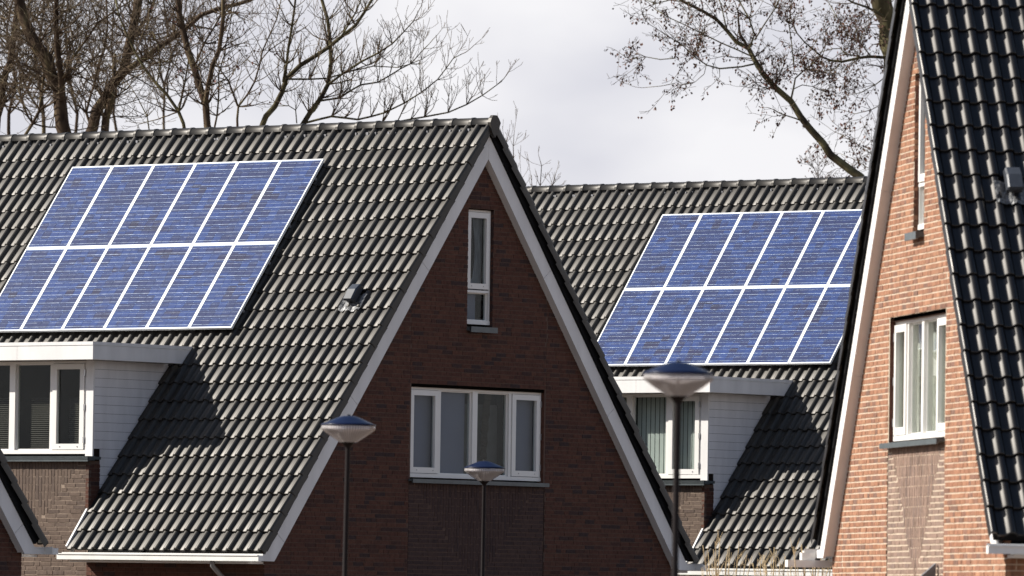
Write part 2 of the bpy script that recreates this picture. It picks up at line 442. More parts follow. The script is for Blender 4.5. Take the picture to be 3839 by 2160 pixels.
class Wall:
    """brickwork on a vertical face; local x along the wall, y into the wall, z height. bricks are collected, then the
    largest in view become objects, the rest one joined part"""
    def __init__(s, parent, name, mtx, mortar, seed=1, bh=0.0515):
        s.parent, s.name, s.mtx, s.mortar = parent, name, mtx, mortar
        s.bricks, s.m, s.rnd, s.bh = [], MB(), random.Random(seed), bh
    def course(s, x0, x1, z, y=0.0, kind=0, off=None):
        """one run of bricks between x0 and x1"""
        if x1 - x0 < 0.03: return
        h = s.bh
        pos = x0 - (off if off is not None else s.rnd.uniform(0, 0.21))
        while pos < x1:
            ln = 0.208 if s.rnd.random() < 0.82 else 0.1
            a, b = max(pos, x0), min(pos + ln, x1)
            if b - a > 0.025: s.bricks.append((a, b, z, z + h, y, kind))
            pos += ln + 0.011
    def back(s, x0, x1, z0, z1, y=0.005):
        s.m.quad((x0, y, z0), (x1, y, z0), (x1, y, z1), (x0, y, z1))
    def finish(s, mats, nsep, score):
        """mats: list per kind"""
        w = s.m.build(s.name, s.mortar, s.parent)
        w.matrix_local = s.mtx
        br = sorted(s.bricks, key=score)
        rest = [MB() for _ in mats]
        for i, (x0, x1, z0, z1, y, k) in enumerate(br):
            r = s.rnd
            j = lambda a: r.uniform(-a, a)
            yy = y + j(.002)
            vs = [(x0 + j(.002), yy + j(.0015), z0 + j(.002)), (x1 + j(.002), yy + j(.0015), z0 + j(.002)), (x1 + j(.002), yy + j(.0015), z1 + j(.002)), (x0 + j(.002), yy + j(.0015), z1 + j(.002)),
                  (x0, y + .055, z0), (x1, y + .055, z0), (x1, y + .055, z1), (x0, y + .055, z1)]
            fs = [(0, 1, 2, 3), (0, 4, 5, 1), (1, 5, 6, 2), (2, 6, 7, 3), (3, 7, 4, 0)]
            if i < nsep:
                b = MB(); c = Vector(((x0 + x1) / 2, y, (z0 + z1) / 2))
                b.add([Vector(p) - c for p in vs], fs)
                o = b.build('brick', mats[k], w); o.location = c
            else: rest[k].add(vs, fs)
        for k, b in enumerate(rest):
            if b.v: b.build('brickwork', mats[k], w, kind='stuff')
        return w

def vee_panel(W, xc, hw, ztop, zbot, y, kind, slope=0.93):
    """brick panel: an inverted triangle of upright bricks between level courses"""
    n = int(2 * hw / CRS)
    def bound(z): return hw - 0.10 - (ztop - z) * slope
    z = ztop - CRS; row = 0
    while z > zbot:
        b = max(0.0, round(bound(z) / CRS) * CRS)
        o = 0.0 if row % 2 else 0.105
        if b > 0.03:
            W.course(xc - hw, xc - b - 0.011, z, y=y, kind=kind, off=o); W.course(xc + b, xc + hw, z, y=y, kind=kind, off=o)
        else: W.course(xc - hw, xc + hw, z, y=y, kind=kind, off=o)
        z -= CRS; row += 1
    nb = int(hw / CRS)
    for i in range(-nb, nb):
        x = xc + i * CRS
        zl = None
        z = ztop - CRS
        while z > zbot:
            b = max(0.0, round(bound(z) / CRS) * CRS)
            if not (x >= xc - b - 0.002 and x + 0.05 <= xc + b + 0.002): break
            zl = z; z -= CRS
        if zl is None: continue
        zt = ztop - 0.011 - (0.105 if i % 2 else 0.0) * 0
        first = True
        while zt > zl + 0.03:
            ln = (0.105 if (first and i % 2) else 0.208)
            zb = max(zl, zt - ln)
            W.bricks.append((x, x + 0.0515, zb, zt, y, kind))
            zt = zb - 0.011; first = False

def window(parent, mtx, w, h, layout, room=None, hinges=()):
    """layout: list of (x0,x1,z0,z1,type,fill,sashframe) panes measured from the frame centre/top; frame in local x,z; y inward"""
    b = MB(); fw = 0.030
    hw = w / 2
    xs = sorted(set([round(a[0], 4) for a in layout] + [round(a[1], 4) for a in layout]))
    b.box(-hw, hw, 0, 0.09, -fw - 0.004, 0); b.box(-hw, hw, 0, 0.09, -h, -h + 0.045)
    b.box(-hw, -hw + fw, 0.0, 0.09, -h + 0.045, -fw - 0.004); b.box(hw - fw, hw, 0.0, 0.09, -h + 0.045, -fw - 0.004)
    return b
def pane_stack(fr, x0, x1, z0, z1, yglass, fill=None, fill_mat=None):
    b = MB(); b.box(x0, x1, yglass, yglass + 0.006, z0, z1); b.build('pane', MT['glass'], fr)
def bars(b, x0, x1, z0, z1, ww, wt, wb, y0, y1):
    b.box(x0, x1, y0, y1, z1 - wt, z1); b.box(x0, x1, y0, y1, z0, z0 + wb)
    b.box(x0, x0 + ww, y0, y1, z0 + wb, z1 - wt); b.box(x1 - ww, x1, y0, y1, z0 + wb, z1 - wt)

def four_light_window(parent, mtx, hw, h, fills, label=None):
    """white frame: narrow opening sash, two fixed lights, opening sash"""
    f = hw / 1.5
    b = MB()
    b.box(-hw, hw, 0, 0.10, -0.034, 0); b.box(-hw, hw, -0.012, 0.10, -h, -h + 0.055)
    for x in (-hw, hw - 0.03): b.box(x, x + 0.03, 0.0, 0.10, -h + 0.055, -0.034)
    for x in (-0.795 * f, 0.795 * f): b.box(x - 0.028, x + 0.028, 0.0, 0.10, -h + 0.055, -0.034)
    b.box(-0.055, 0.055, 0.0, 0.10, -h + 0.055, -0.034)
    for x0, x1 in ((-0.767 * f, -0.055), (0.055, 0.767 * f)):
        bars(b, x0, x1, -h + 0.055, -0.034, 0.022, 0.018, 0.018, 0.035, 0.08)
    fr = b.build('window', MT['frame'], parent, label=label)
    fr.matrix_local = mtx
    for i, (x0, x1) in enumerate(((-hw + 0.032, -0.825 * f), (-0.745 * f, -0.077), (0.077, 0.745 * f), (0.825 * f, hw - 0.032))):
        if i in (0, 3):
            sb = MB(); bars(sb, x0 + .004, x1 - .004, -h + 0.062, -0.040, 0.082, 0.078, 0.082, -0.018, 0.045)
            s = sb.build('sash', MT['frame'], fr)
            g = MB(); g.box(x0 + 0.084, x1 - 0.084, 0.02, 0.026, -h + 0.143, -0.117); g.build('pane', MT['glass'], fr)
            k = MB()
            hx = x1 + 0.006 if i == 3 else x0 - 0.006
            for z in (-0.17, -h / 2, -h + 0.2): 
                hb = MB(); hb.box(hx - 0.014, hx + 0.014, -0.026, -0.0185, z - 0.045, z + 0.045); hb.build('hinge', MT['metal'], fr)
            for xx in (x0 + 0.16, x1 - 0.12):
                hb = MB(); hb.box(xx - 0.008, xx + 0.008, -0.024, -0.0185, -h + 0.095, -h + 0.111); hb.build('bolt', MT['metal'], fr)
        else:
            g = MB(); g.box(x0 + .001, x1 - .001, 0.05, 0.056, -h + 0.074, -0.053); g.build('pane', MT['glass'], fr)
    r = MB()
    x0, x1, y0, y1, z0, z1 = -hw + .01, hw - .01, 0.10, 0.85, -h + .01, -.01
    r.quad((x0, y1, z0), (x1, y1, z0), (x1, y1, z1), (x0, y1, z1)); r.quad((x0, y0, z0), (x0, y1, z0), (x0, y1, z1), (x0, y0, z1))
    r.quad((x1, y0, z0), (x1, y0, z1), (x1, y1, z1), (x1, y1, z0)); r.quad((x0, y0, z0), (x1, y0, z0), (x1, y1, z0), (x0, y1, z0)); r.quad((x0, y0, z1), (x0, y1, z1), (x1, y1, z1), (x1, y0, z1))
    r.build('room', MT['interior'], fr)
    lights = ((-hw + 0.03, -0.80 * f), (-0.79 * f, -0.03), (0.03, 0.79 * f), (0.80 * f, hw - 0.03))
    for i, fl in enumerate(fills):
        x0, x1 = lights[i]
        if fl == 'roller':
            c = MB(); c.box(x0, x1 - (0.06 if i in (1,) else 0.0), 0.125, 0.129, -h + 0.03, -0.02); c.build('blind', MT['blind_grey'], fr)
        elif fl == 'curtain':  # dark curtain, its shape also imitating a tree's reflection in the glass
            c = MB(); n = 22
            for k in range(n + 1):
                t = k / n
                c.v.append((x0 + 0.22 + 0.17 * (1 - t) ** 2 + 0.10 * t, 0.17 + 0.012 * math.sin(k * 2.1), -0.02 - t * (h - 0.05)))
                c.v.append((x0 + 0.30 + 0.24 * (1 - t) + 0.14 * t * t, 0.16 + 0.012 * math.cos(k * 1.7), -0.02 - t * (h - 0.05)))
            for k in range(n): c.f.append((2 * k, 2 * k + 1, 2 * k + 3, 2 * k + 2)); c.mi.append(0)
            c.build('curtain', MT['curtain'], fr)
            c = MB(); c.box(x0, x1, 0.24, 0.245, -h + 0.03, -0.20); c.build('blind', MT['blind_brown'], fr)
        elif fl == 'venetian':
            c = MB()
            z = -h * 0.40
            while z > -h + 0.08:
                c.add([(x0 + 0.22, 0.13, z), (x1, 0.13, z), (x1, 0.15, z + 0.012), (x0 + 0.22, 0.15, z + 0.012)], [(0, 1, 2, 3)]); z -= 0.028
            c.build('venetian_blind', MT['blind_dark'], fr)
        elif fl == 'vertical':
            x = x0 + 0.03
            while x < x1 - 0.02:
                c = MB(); c.add([(x, 0.14, -h + 0.05), (x + 0.068, 0.152, -h + 0.05), (x + 0.068, 0.152, -0.04), (x, 0.14, -0.04)], [(0, 1, 2, 3)])
                c.build('blind_slat', MT['blind_white'], fr); x += 0.090
        elif fl == 'pale':
            c = MB(); n = 30
            for k in range(n + 1):
                xx = x0 + (x1 - x0) * k / n
                yy = 0.17 + 0.022 * math.sin(k * 1.35 + i)
                c.v.append((xx, yy, -h + 0.03)); c.v.append((xx, yy, -0.02))
            for k in range(n): c.f.append((2 * k, 2 * k + 2, 2 * k + 3, 2 * k + 1)); c.mi.append(0)
            c.build('curtain', MT['curtain_pale'], fr, smooth=True)
    return fr

def attic_window(parent, mtx, style):
    hw, h = 0.285, 1.652
    zt = -1.16
    b = MB()
    b.box(-hw, hw, 0, 0.09, -0.03, 0); b.box(-hw, hw, -0.01, 0.09, -h, -h + 0.055)
    for x in (-hw, hw - 0.032): b.box(x, x + 0.032, 0, 0.09, -h + 0.055, -0.03)
    b.box(-hw + 0.032, hw - 0.032, -0.012, 0.09, zt - 0.035, zt)
    bars(b, -hw + .032, hw - .032, -h + .055, zt - .035, 0.02, 0.015, 0.015, 0.035, 0.075)
    fr = b.build('window', MT['frame'], parent); fr.matrix_local = mtx
    sb = MB(); bars(sb, -hw + 0.036, hw - 0.036, zt + 0.018, -0.036, 0.075, 0.08, 0.08, -0.018, 0.045); sb.build('sash', MT['frame'], fr)
    for xx in (-0.15, 0.12):
        hb = MB(); hb.box(xx - .009, xx + .009, -0.024, -0.0185, zt + 0.05, zt + 0.068); hb.build('bolt', MT['metal'], fr)
    g = MB(); g.box(-hw + .11, hw - .11, .02, .026, zt + .097, -.115); g.build('pane', MT['glass'], fr)
    g = MB(); g.box(-hw + .051, hw - .051, .05, .056, -h + .069, zt - .049); g.build('pane', MT['glass'], fr)
    r = MB()
    x0, x1, y0, y1, z0, z1 = -hw + .01, hw - .01, 0.09, 0.6, -h + .01, -.01
    r.quad((x0, y1, z0), (x1, y1, z0), (x1, y1, z1), (x0, y1, z1)); r.quad((x0, y0, z0), (x0, y1, z0), (x0, y1, z1), (x0, y0, z1))
    r.quad((x1, y0, z0), (x1, y0, z1), (x1, y1, z1), (x1, y1, z0)); r.quad((x0, y0, z0), (x1, y0, z0), (x1, y1, z0), (x0, y1, z0)); r.quad((x0, y0, z1), (x0, y1, z1), (x1, y1, z1), (x1, y0, z1))
    r.build('room', MT['interior'], fr)
    for sgn in (-1, 1):
        c = MB(); n = 24
        for k in range(n + 1):
            t = k / n
            z = -0.05 + t * (zt + 0.06)
            inner = sgn * (0.03 + 0.055 * (math.sin(t * 3.1) ** 2) * (1.4 if sgn < 0 else 0.9) - (0.035 if t > .85 else 0))
            for q in range(5):
                u = q / 4
                c.v.append((sgn * hw * (1 - u) * 0.97 + inner * u, 0.14 + 0.02 * math.sin(q * 2.6 + t * 2), z))
        for k in range(n):
            for q in range(4): c.f.append((k * 5 + q, k * 5 + q + 1, (k + 1) * 5 + q + 1, (k + 1) * 5 + q)); c.mi.append(0)
        c.build('curtain', MT['net'], fr, smooth=True)
    c = MB(); c.box(-hw + .06, hw - .17, .13, .134, -h + .06, zt - .04); c.build('curtain', MT['blind_grey'] if style == 'shade' else MT['curtain_pale'], fr)
    return fr

def visible_score(houseM, pt):
    return (houseM @ Vector(pt)).y

def in_frame(p, pad=60):
    """rough frame test in photo pixels"""
    d = Vector(p) - Vector((0, 0, EYE))
    dd = d.dot(fwd); X = 30000 * d.dot(crt) / dd + 1919.5; Y = 1080 - 30000 * d.dot(cup) / dd
    return -pad < X < 3839 + pad and -pad < Y < 2160 + pad, X, Y, dd

def rake_poly(s0, s1, t0, t1, side):
    """board strip along the rake between slope distances, perpendicular offsets t0..t1; polygon in x,z"""
    def pt(s, t):
        return (side * (s * cP + t * sP), AZ - s * sP + t * cP)
    a, b, c, d = pt(s0, t0), pt(s1, t0), pt(s1, t1), pt(s0, t1)
    return [a, b, c, d]

def house(name_label, origin, yaw, left_tiles=True, right_tiles=True, brick='brick_red', panelb='brick_brown', mortar='mortar', tilem='tile', row0=0.06,
          gable=True, dormer=None, gable_fills=('roller', 'roller', 'curtain', 'roller'), dormer_fills=None, style='shade', nb=(0, 0), sep_tiles=300, vend=VEND, extras=(), tile_front='left', panel_mortar='mortar_brown'):
    H = thing('brick_house', name_label, 'house', origin, yaw, 'steep roofed brick houses of the same type')
    HM = Matrix.Translation(origin) @ Matrix.Rotation(yaw, 4, 'Z')
    TM = MT[tilem]
    I4 = Matrix.Identity(4)
    # ---- roof underlay
    b = MB()
    for side in (-1, 1):
        def strip(v0, v1, s0, s1):
            q = [sl(side, v0, s0, 0.335), sl(side, v1, s0, 0.335), sl(side, v1, s1, 0.335), sl(side, v0, s1, 0.335)]
            q2 = [sl(side, v0, s0, 0.225), sl(side, v1, s0, 0.225), sl(side, v1, s1, 0.225), sl(side, v0, s1, 0.225)]
            b.add(q + q2, [(0, 1, 2, 3), (7, 6, 5, 4), (0, 4, 5, 1), (1, 5, 6, 2), (2, 6, 7, 3), (3, 7, 4, 0)])
        if side < 0 and dormer:
            strip(-0.03, 3.607, -0.25, 7.42); strip(3.607, 6.795, -0.25, 4.05); strip(6.795, vend, -0.25, 7.42)
        else: strip(-0.03, vend, -0.25, 7.42)
    roof = b.build('roof', MT['dark'], H)
    # ---- tiles
    plain = tile_mesh('roof_tile', PRO_S if tilem == 'tile_black' else PRO, TM); vl = tile_mesh('verge_tile', PRO_V, TM); vr = tile_mesh('verge_tile', PRO_W, TM)
    src = {}
    for k, me in (('p', plain), ('l', vl), ('r', vr)):
        src[k] = ([v.co.copy() for v in me.vertices], [tuple(p.vertices) for p in me.polygons])
    items = []
    rt = random.Random(int(abs(origin[0]) * 100) + 3)
    for side in (-1, 1):
        if side < 0 and not left_tiles: continue
        if side > 0 and not right_tiles: continue
        for r in range(ROWS):
            s = row0 + r * GAUGE
            if side < 0:
                v0 = 0.088; k = 0
                while v0 - TW < vend:
                    cut = dormer and v0 > 3.63 and v0 - TW < 6.78 and s > 4.10
                    if not cut: items.append((side, 'l' if k == 0 else 'p', v0, s))
                    v0 += TW; k += 1
            else:
                items.append((side, 'r', -0.003, s))
                v0 = -0.003
                while v0 < vend:
                    items.append((side, 'p', v0, s)); v0 += TW
    scored = []
    for it in items:
        side, k, v, s = it
        mtx = slope_matrix(side, v, s, 0.375)
        # slight unevenness of laying
        mtx = mtx @ Matrix.Translation((rt.uniform(-.002, .002), rt.uniform(-.004, .004), rt.uniform(-.002, .002))) @ Matrix.Rotation(rt.uniform(-.006, .006), 4, 'Z') @ Matrix.Rotation(rt.uniform(-.004, .004), 4, 'Y') @ Matrix.Rotation(rt.uniform(-.008, .008), 4, 'X')
        wp = HM @ (mtx @ Vector((0.1, 0.15, 0)))
        ok, X, Y, dd = in_frame(wp)
        front = (side < 0) == (tile_front == 'left')
        pri = dd + (0 if ok and front else 500)
        scored.append((pri, it, mtx))
    scored.sort(key=lambda a: a[0])
    bulk = MB()
    for i, (pri, (side, k, v, s), mtx) in enumerate(scored):
        if i < sep_tiles and pri < 400:
            o = link({'p': 'roof_tile', 'l': 'verge_tile', 'r': 'verge_tile'}[k], {'p': plain, 'l': vl, 'r': vr}[k], roof)
            o.matrix_local = mtx
        else: append_mesh(bulk, *src[k], mtx)
    if bulk.v:
        ob = bulk.build('roof_tiles', TM, roof, kind='stuff')
        ob.data.polygons.foreach_set('use_smooth', [True] * len(ob.data.polygons))
        ob.data.set_sharp_from_angle(angle=R(50))
    # ---- ridge
    rm = ridge_mesh(TM)
    v = 0.13; zc = AZ + 0.515
    while v < vend:
        o = link('ridge_tile', rm, roof); o.location = (rt.uniform(-.004, .004), v, zc + rt.uniform(-.004, .004)); v += 0.363
    b = MB(); b.box(-0.075, 0.075, -0.02, vend, AZ + 0.42, AZ + 0.53); b.build('ridge_batten', MT['dark'], roof)
    b = MB()
    x = 0.0
    for k in range(int(vend / 0.05)):
        if rt.random() < 0.3:
            yy = 0.02 + k * 0.05 + rt.uniform(-.02, .02); w_ = rt.uniform(.015, .04); hh = rt.uniform(.012, .03)
            for sd in (-1, 1): b.box(sd * 0.118 - 0.012, sd * 0.118 + 0.012, yy, yy + w_, AZ + 0.415 - .01, AZ + 0.415 + hh)
    b.build('ridge_mortar', MT['zinc'], roof, kind='stuff')
    b = MB()
    b.prism_y([(-0.075, AZ + .40), (0.0, AZ + .31), (0.075, AZ + .40), (0.125, AZ + .53), (0.085, AZ + .59), (0.04, AZ + .635), (-0.04, AZ + .635), (-0.085, AZ + .59), (-0.11, AZ + .53)], -0.115, -0.06)
    b.build('ridge_end_cap', TM, roof)
    # ---- bargeboards and soffits
    for side in (-1, 1):
        js = [0.0, 2.11, 4.59, 7.08]
        for i in range(3):
            s0, s1 = js[i] + (0.003 if i else 0), js[i + 1] - 0.003
            poly = rake_poly(s0, s1, 0.0, 0.214, side)
            if i == 0:
                x = 0.002 * side
                poly = [(x, AZ + 0.002), poly[1], poly[2], (x, AZ + 0.214 / cP)]
            if side < 0: poly = poly[::-1]
            bb = MB(); bb.prism_y(poly if side > 0 else poly, 0.0, 0.030); bb.build('bargeboard', MT['white'], roof)
        # foot with the box return
        pi = lambda s, t: (side * (s * cP + t * sP), AZ - s * sP + t * cP)
        zf = AZ - 5.86
        sfo = (5.86) / sP
        poly = [pi(7.083, 0), pi(sfo, 0), (side * 4.995, zf), (side * 4.995, AZ - 5.775), pi((5.764 + 0.214 * cP) / sP, 0.214), pi(7.083, 0.214)]
        if side < 0: poly = poly[::-1]
        bb = MB(); bb.prism_y(poly, 0.0, 0.030); bb.build('bargeboard', MT['white'], roof)
        ss = [0.02, 2.42, 4.90, 7.40]
        for i in range(3):
            poly = rake_poly(ss[i] + .002, ss[i + 1] - .002, 0.003, 0.03, side)
            if side < 0: poly = poly[::-1]
            bb = MB(); bb.prism_y(poly, 0.0305, 0.135); bb.build('soffit_board', MT['white'], roof)
    # ---- gutters, eaves
    for side in (-1, 1):
        segs = [(-0.14, 3.66), (6.75, vend)] if (side < 0 and dormer) else [(-0.14, vend)]
        for v0, v1 in segs:
            b = MB()
            xo, xi = side * 5.055, side * 4.955
            lo, hi = min(xo, xi), max(xo, xi)
            b.box(lo, hi, v0, v1, AZ - 5.862, AZ - 5.855)
            b.box(min(xo, xo - side * .006), max(xo, xo - side * .006), v0, v1, AZ - 5.855, AZ - 5.79)
            b.box(min(xo + side * .012, xo - side * .012), max(xo + side * .012, xo - side * .012), v0, v1, AZ - 5.79, AZ - 5.775)
            b.box(min(xi, xi - side * .012), max(xi, xi - side * .012), v0, v1, AZ - 5.862, AZ - 5.76)
            b.box(lo, hi, v0 - .006, v0, AZ - 5.862, AZ - 5.782); b.box(lo, hi, v1, v1 + .006, AZ - 5.862, AZ - 5.782)
            b.build('gutter', MT['gutter'], H)
            b = MB(); b.box(min(xi - side * .014, side * 4.5), max(xi - side * .014, side * 4.5), max(v0, .14), min(v1, 3.52 if (side < 0 and dormer and v0 < 1) else v1), AZ - 5.90, AZ - 5.868)
            b.build('eaves_soffit', MT['white'], H)
        if side < 0 and dormer:   # white verge strip at the end of the low roof
            b = MB()
            q = [sl(-1, 3.625, 6.72, .22), sl(-1, 3.655, 6.72, .22), sl(-1, 3.655, 6.72, .385), sl(-1, 3.625, 6.72, .385), sl(-1, 3.625, 7.48, .22), sl(-1, 3.655, 7.48, .22), sl(-1, 3.655, 7.48, .385), sl(-1, 3.625, 7.48, .385)]
            b.add(q, [(0, 1, 2, 3), (4, 7, 6, 5), (0, 4, 5, 1), (1, 5, 6, 2), (2, 6, 7, 3), (3, 7, 4, 0)])
            b.build('verge_strip', MT['white'], roof)
    # ---- downpipe
    b = MB(); pv = [Vector((-4.99, .77, AZ - 5.86)), Vector((-4.98, .77, AZ - 5.93)), Vector((-4.85, .75, AZ - 6.05)), Vector((-4.72, .73, AZ - 6.14)), Vector((-4.67, .72, AZ - 6.25)), Vector((-4.67, .72, 0))]
    b.tube(pv, [.035] * 6, 10); b.build('downpipe', MT['zinc'], H, smooth=True)
    # ---- gable wall
    if gable:
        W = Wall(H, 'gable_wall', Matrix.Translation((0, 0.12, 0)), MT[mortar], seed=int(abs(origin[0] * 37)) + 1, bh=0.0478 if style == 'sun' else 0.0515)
        holes = [(-1.5, 1.5, AZ - 4.655, AZ - 3.322), (-0.287, 0.287, AZ - 2.455, AZ - 0.728)]
        ztop_panel = AZ - 4.672
        z = 0.0
        seams = [-4.07, -1.53, 1.53, 4.07]
        while z < AZ + 0.33:
            hwid = min(HALF, (0.20 - (z + 0.06 - AZ) * cP) / sP)
            if hwid > 0.05:
                zz = z + 0.0515
                spans = [(-hwid, hwid)]
                def cutspan(spans, a, b_):
                    o = []
                    for x0, x1 in spans:
                        if b_ <= x0 or a >= x1: o.append((x0, x1)); continue
                        if a > x0: o.append((x0, a))
                        if b_ < x1: o.append((b_, x1))
                    return o
                for h in holes:
                    if zz > h[2] + 0.01 and z < h[3] - 0.01: spans = cutspan(spans, h[0], h[1])
                pan = z < ztop_panel
                if pan: spans = cutspan(spans, -1.53, 1.53)
                for x0, x1 in spans: W.back(x0, x1, z - 0.0055, z + 0.057)
                if pan: W.back(-1.53, 1.53, z - 0.0055, z + 0.057, 0.012)
                for sx in seams:
                    spans = cutspan(spans, sx - 0.006, sx + 0.006)
                if z > 0.1:
                    for x0, x1 in spans: W.course(x0, x1, z)
            z += CRS
        vee_panel(W, 0.0, 1.515, ztop_panel, 0.1, 0.007, 1)
        # jambs, heads
        RV = MB()
        for (x0, x1, z0, z1) in holes:
            for x, s_ in ((x0, 1), (x1, -1)):
                RV.quad((x, .125, z0), (x, .24, z0), (x, .24, z1), (x, .125, z1))
            RV.quad((x0, .125, z1), (x1, .125, z1), (x1, .24, z1), (x0, .24, z1)); RV.quad((x0, .125, z0), (x0, .24, z0), (x1, .24, z0), (x1, .125, z0))
        RV.build('reveal', MT['brick_red'], H)
        def sc(bk):
            ok, X, Y, dd = in_frame(HM @ Vector(((bk[0] + bk[1]) / 2, 0.12, bk[2])), 0)
            return (0 if ok else 1000) + abs(X - (1850 if style == 'shade' else 3350)) * 0.01 + (bk[2] - AZ + 5) ** 2 * 1.0 - (bk[1] - bk[0])
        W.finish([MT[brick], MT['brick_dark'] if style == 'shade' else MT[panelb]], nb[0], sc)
        for sx in seams:
            zt = min(AZ + 0.3, AZ + (0.20 - abs(sx) * sP) / cP) - 0.1
            rngs = [(0.3, zt)]
            if abs(sx) < 2: rngs = [(AZ - 3.2, zt), (0.3, AZ - 4.7)]
            for a_, b_ in rngs:
                q = MB(); q.box(sx - 0.0055, sx + 0.0055, 0.1255, 0.1345, a_, b_); q.build('expansion_joint', MT['joint'], H)
        b = MB(); b.box(-1.54, 1.53, 0.035, 0.175, AZ - 4.672, AZ - 4.638); b.box(-1.54, 1.53, 0.03, 0.055, AZ - 4.695, AZ - 4.64); b.build('sill', MT['sill'], H)
        b = MB(); b.box(-0.295, 0.30, 0.04, 0.175, AZ - 2.478, AZ - 2.42); b.box(-0.295, 0.30, 0.03, 0.06, AZ - 2.50, AZ - 2.42); b.build('sill', MT['sill'], H)
        four_light_window(H, Matrix.Translation((0, 0.185, AZ - 3.322)), 1.5, 1.29, gable_fills)
        attic_window(H, Matrix.Translation((0, 0.180, AZ - 0.728)), style)
    # ---- side walls
    RL = Matrix.Translation((-HALF, 0, 0)) @ Matrix.Rotation(R(-90), 4, 'Z')   # local x -> -v, y -> +u
    RR = Matrix.Translation((HALF, 0, 0)) @ Matrix.Rotation(R(90), 4, 'Z')     # local x -> +v, y -> -u
    for side, RM, sp_ in ((-1, RL, (-3.49, -0.14) if dormer else (-vend, -0.14)), (1, RR, (0.14, vend))):
        W = Wall(H, 'side_wall', RM, MT[mortar], seed=9)
        W.back(sp_[0], sp_[1], 0, AZ - 5.87)
        if gable or dormer:
            z = 0.0
            while z < AZ - 5.95:
                if z > 0.1: W.course(sp_[0], sp_[1], z)
                z += CRS
        W.finish([MT[brick]], 0, lambda k: 0)
    # ---- dormer with the brown brick wall below it
    if dormer:
        D0, D1, DC = 3.611, 6.791, 5.20
        RD = Matrix.Translation((-4.4715, 0, 0)) @ Matrix.Rotation(R(-90), 4, 'Z')
        W = Wall(H, 'dormer_wall', RD, MT[panel_mortar], seed=4)
        W.back(-D1, -D0, 0, AZ - 4.45)
        vee_panel(W, -DC, 1.59, AZ - 4.452, 0.1, 0.0, 0)
        def sc2(bk):
            ok, X, Y, dd = in_frame(HM @ (RD @ Vector(((bk[0] + bk[1]) / 2, 0, bk[2]))), 0)
            return dd + (0 if ok else 1000)
        W.finish([MT[panelb]], nb[1], sc2)
        # brick return on the gable side
        RC = Matrix.Translation((0, D0, 0))
        W = Wall(H, 'dormer_return', RC, MT['mortar'], seed=6)
        W.back(-4.462, -4.235, AZ - 5.3, AZ - 4.45)
        z = AZ - 5.3
        while z < AZ - 4.5: W.course(-4.4715, -4.235, z); z += CRS
        W.finish([MT['brick_red']], 0, lambda k: 0)
        # core behind (keeps light out)
        b = MB(); b.box(-4.36, -1.0, D0 + 0.03, D1 - 0.03, AZ - 3.0, AZ - 2.85); b.box(-3.3, -3.2, D0 + .03, D1 - .03, 1.0, AZ - 3.0); b.build('dormer_core', MT['dark'], H)
        b = MB(); b.box(-4.56, -4.41, D0 - 0.055, D1 + 0.055, AZ - 4.445, AZ - 4.385); b.box(-4.56, -4.535, D0 - 0.055, D1 + 0.055, AZ - 4.462, AZ - 4.385); b.box(-4.41, -4.27, D0 - .05, D0 + .02, AZ - 4.43, AZ - 4.39); b.build('sill', MT['sill'], H)
        # cladding boards on the cheeks, one object each
        for fv, sgn in ((D0, 1), (D1, -1)):
            z1 = AZ - 3.017; k = 0
            while z1 > AZ - 4.9:
                z0 = z1 - 0.1262
                xa = -4.398 if z0 > AZ - 4.40 else -4.24
                def xroof(z): return -((0.33 - (z - AZ) * cP) / sP)   # x on the underlay at height z
                xb1, xb0 = xroof(z1) + 0.06, xroof(z0) + 0.06
                if xb1 > xa + 0.02:
                    bb = MB()
                    t = 0.012 * sgn
                    poly = [(xa, z0 + .004), (max(xb0, xa + .01), z0 + .004), (xb1, z1), (xa, z1)]
                    bb.prism_y(poly, min(fv, fv + t) , max(fv, fv + t)); bb.build('cladding_board', MT['siding'], H)
                z1 = z0; k += 1
            b = MB()
            poly = [(-4.385, AZ - 4.44), (-4.2, AZ - 4.9), (xroof(AZ - 3.0) + .05, AZ - 3.0), (-4.385, AZ - 3.0)]
            b.prism_y(poly, min(fv + .0125 * sgn, fv + .03 * sgn), max(fv + .0125 * sgn, fv + .03 * sgn)); b.build('cheek', MT['joint'], H)
            b = MB(); b.box(-4.404, -4.375, min(fv - .002 * sgn, fv + 0.138 * sgn), max(fv - .002 * sgn, fv + 0.138 * sgn), AZ - 4.384, AZ - 3.016); b.build('corner_panel', MT['white'], H)
        MW = Matrix.Translation((-4.392, DC, AZ - 3.022)) @ Matrix.Rotation(R(-90), 4, 'Z')
        four_light_window(H, MW, 1.45, 1.328, dormer_fills)
        # flat roof: front fascia, side fascias, cap strip, underside
        F0, F1 = 3.309, 7.093
        for a_, b_ in ((F0 + 0.02, 4.78), (4.784, 6.2), (6.204, F1 - .02)):
            bb = MB(); bb.box(-4.755, -4.735, a_, b_, AZ - 3.015, AZ - 2.815); bb.build('fascia', MT['white'], H)
        for a_, b_ in ((F0 - .004, 3.52), (3.522, 4.32), (4.322, 5.6), (5.602, F1 + .004)):
            bb = MB(); bb.box(-4.762, -4.70, a_, b_, AZ - 2.811, AZ - 2.762); bb.build('roof_trim', MT['white'], H)
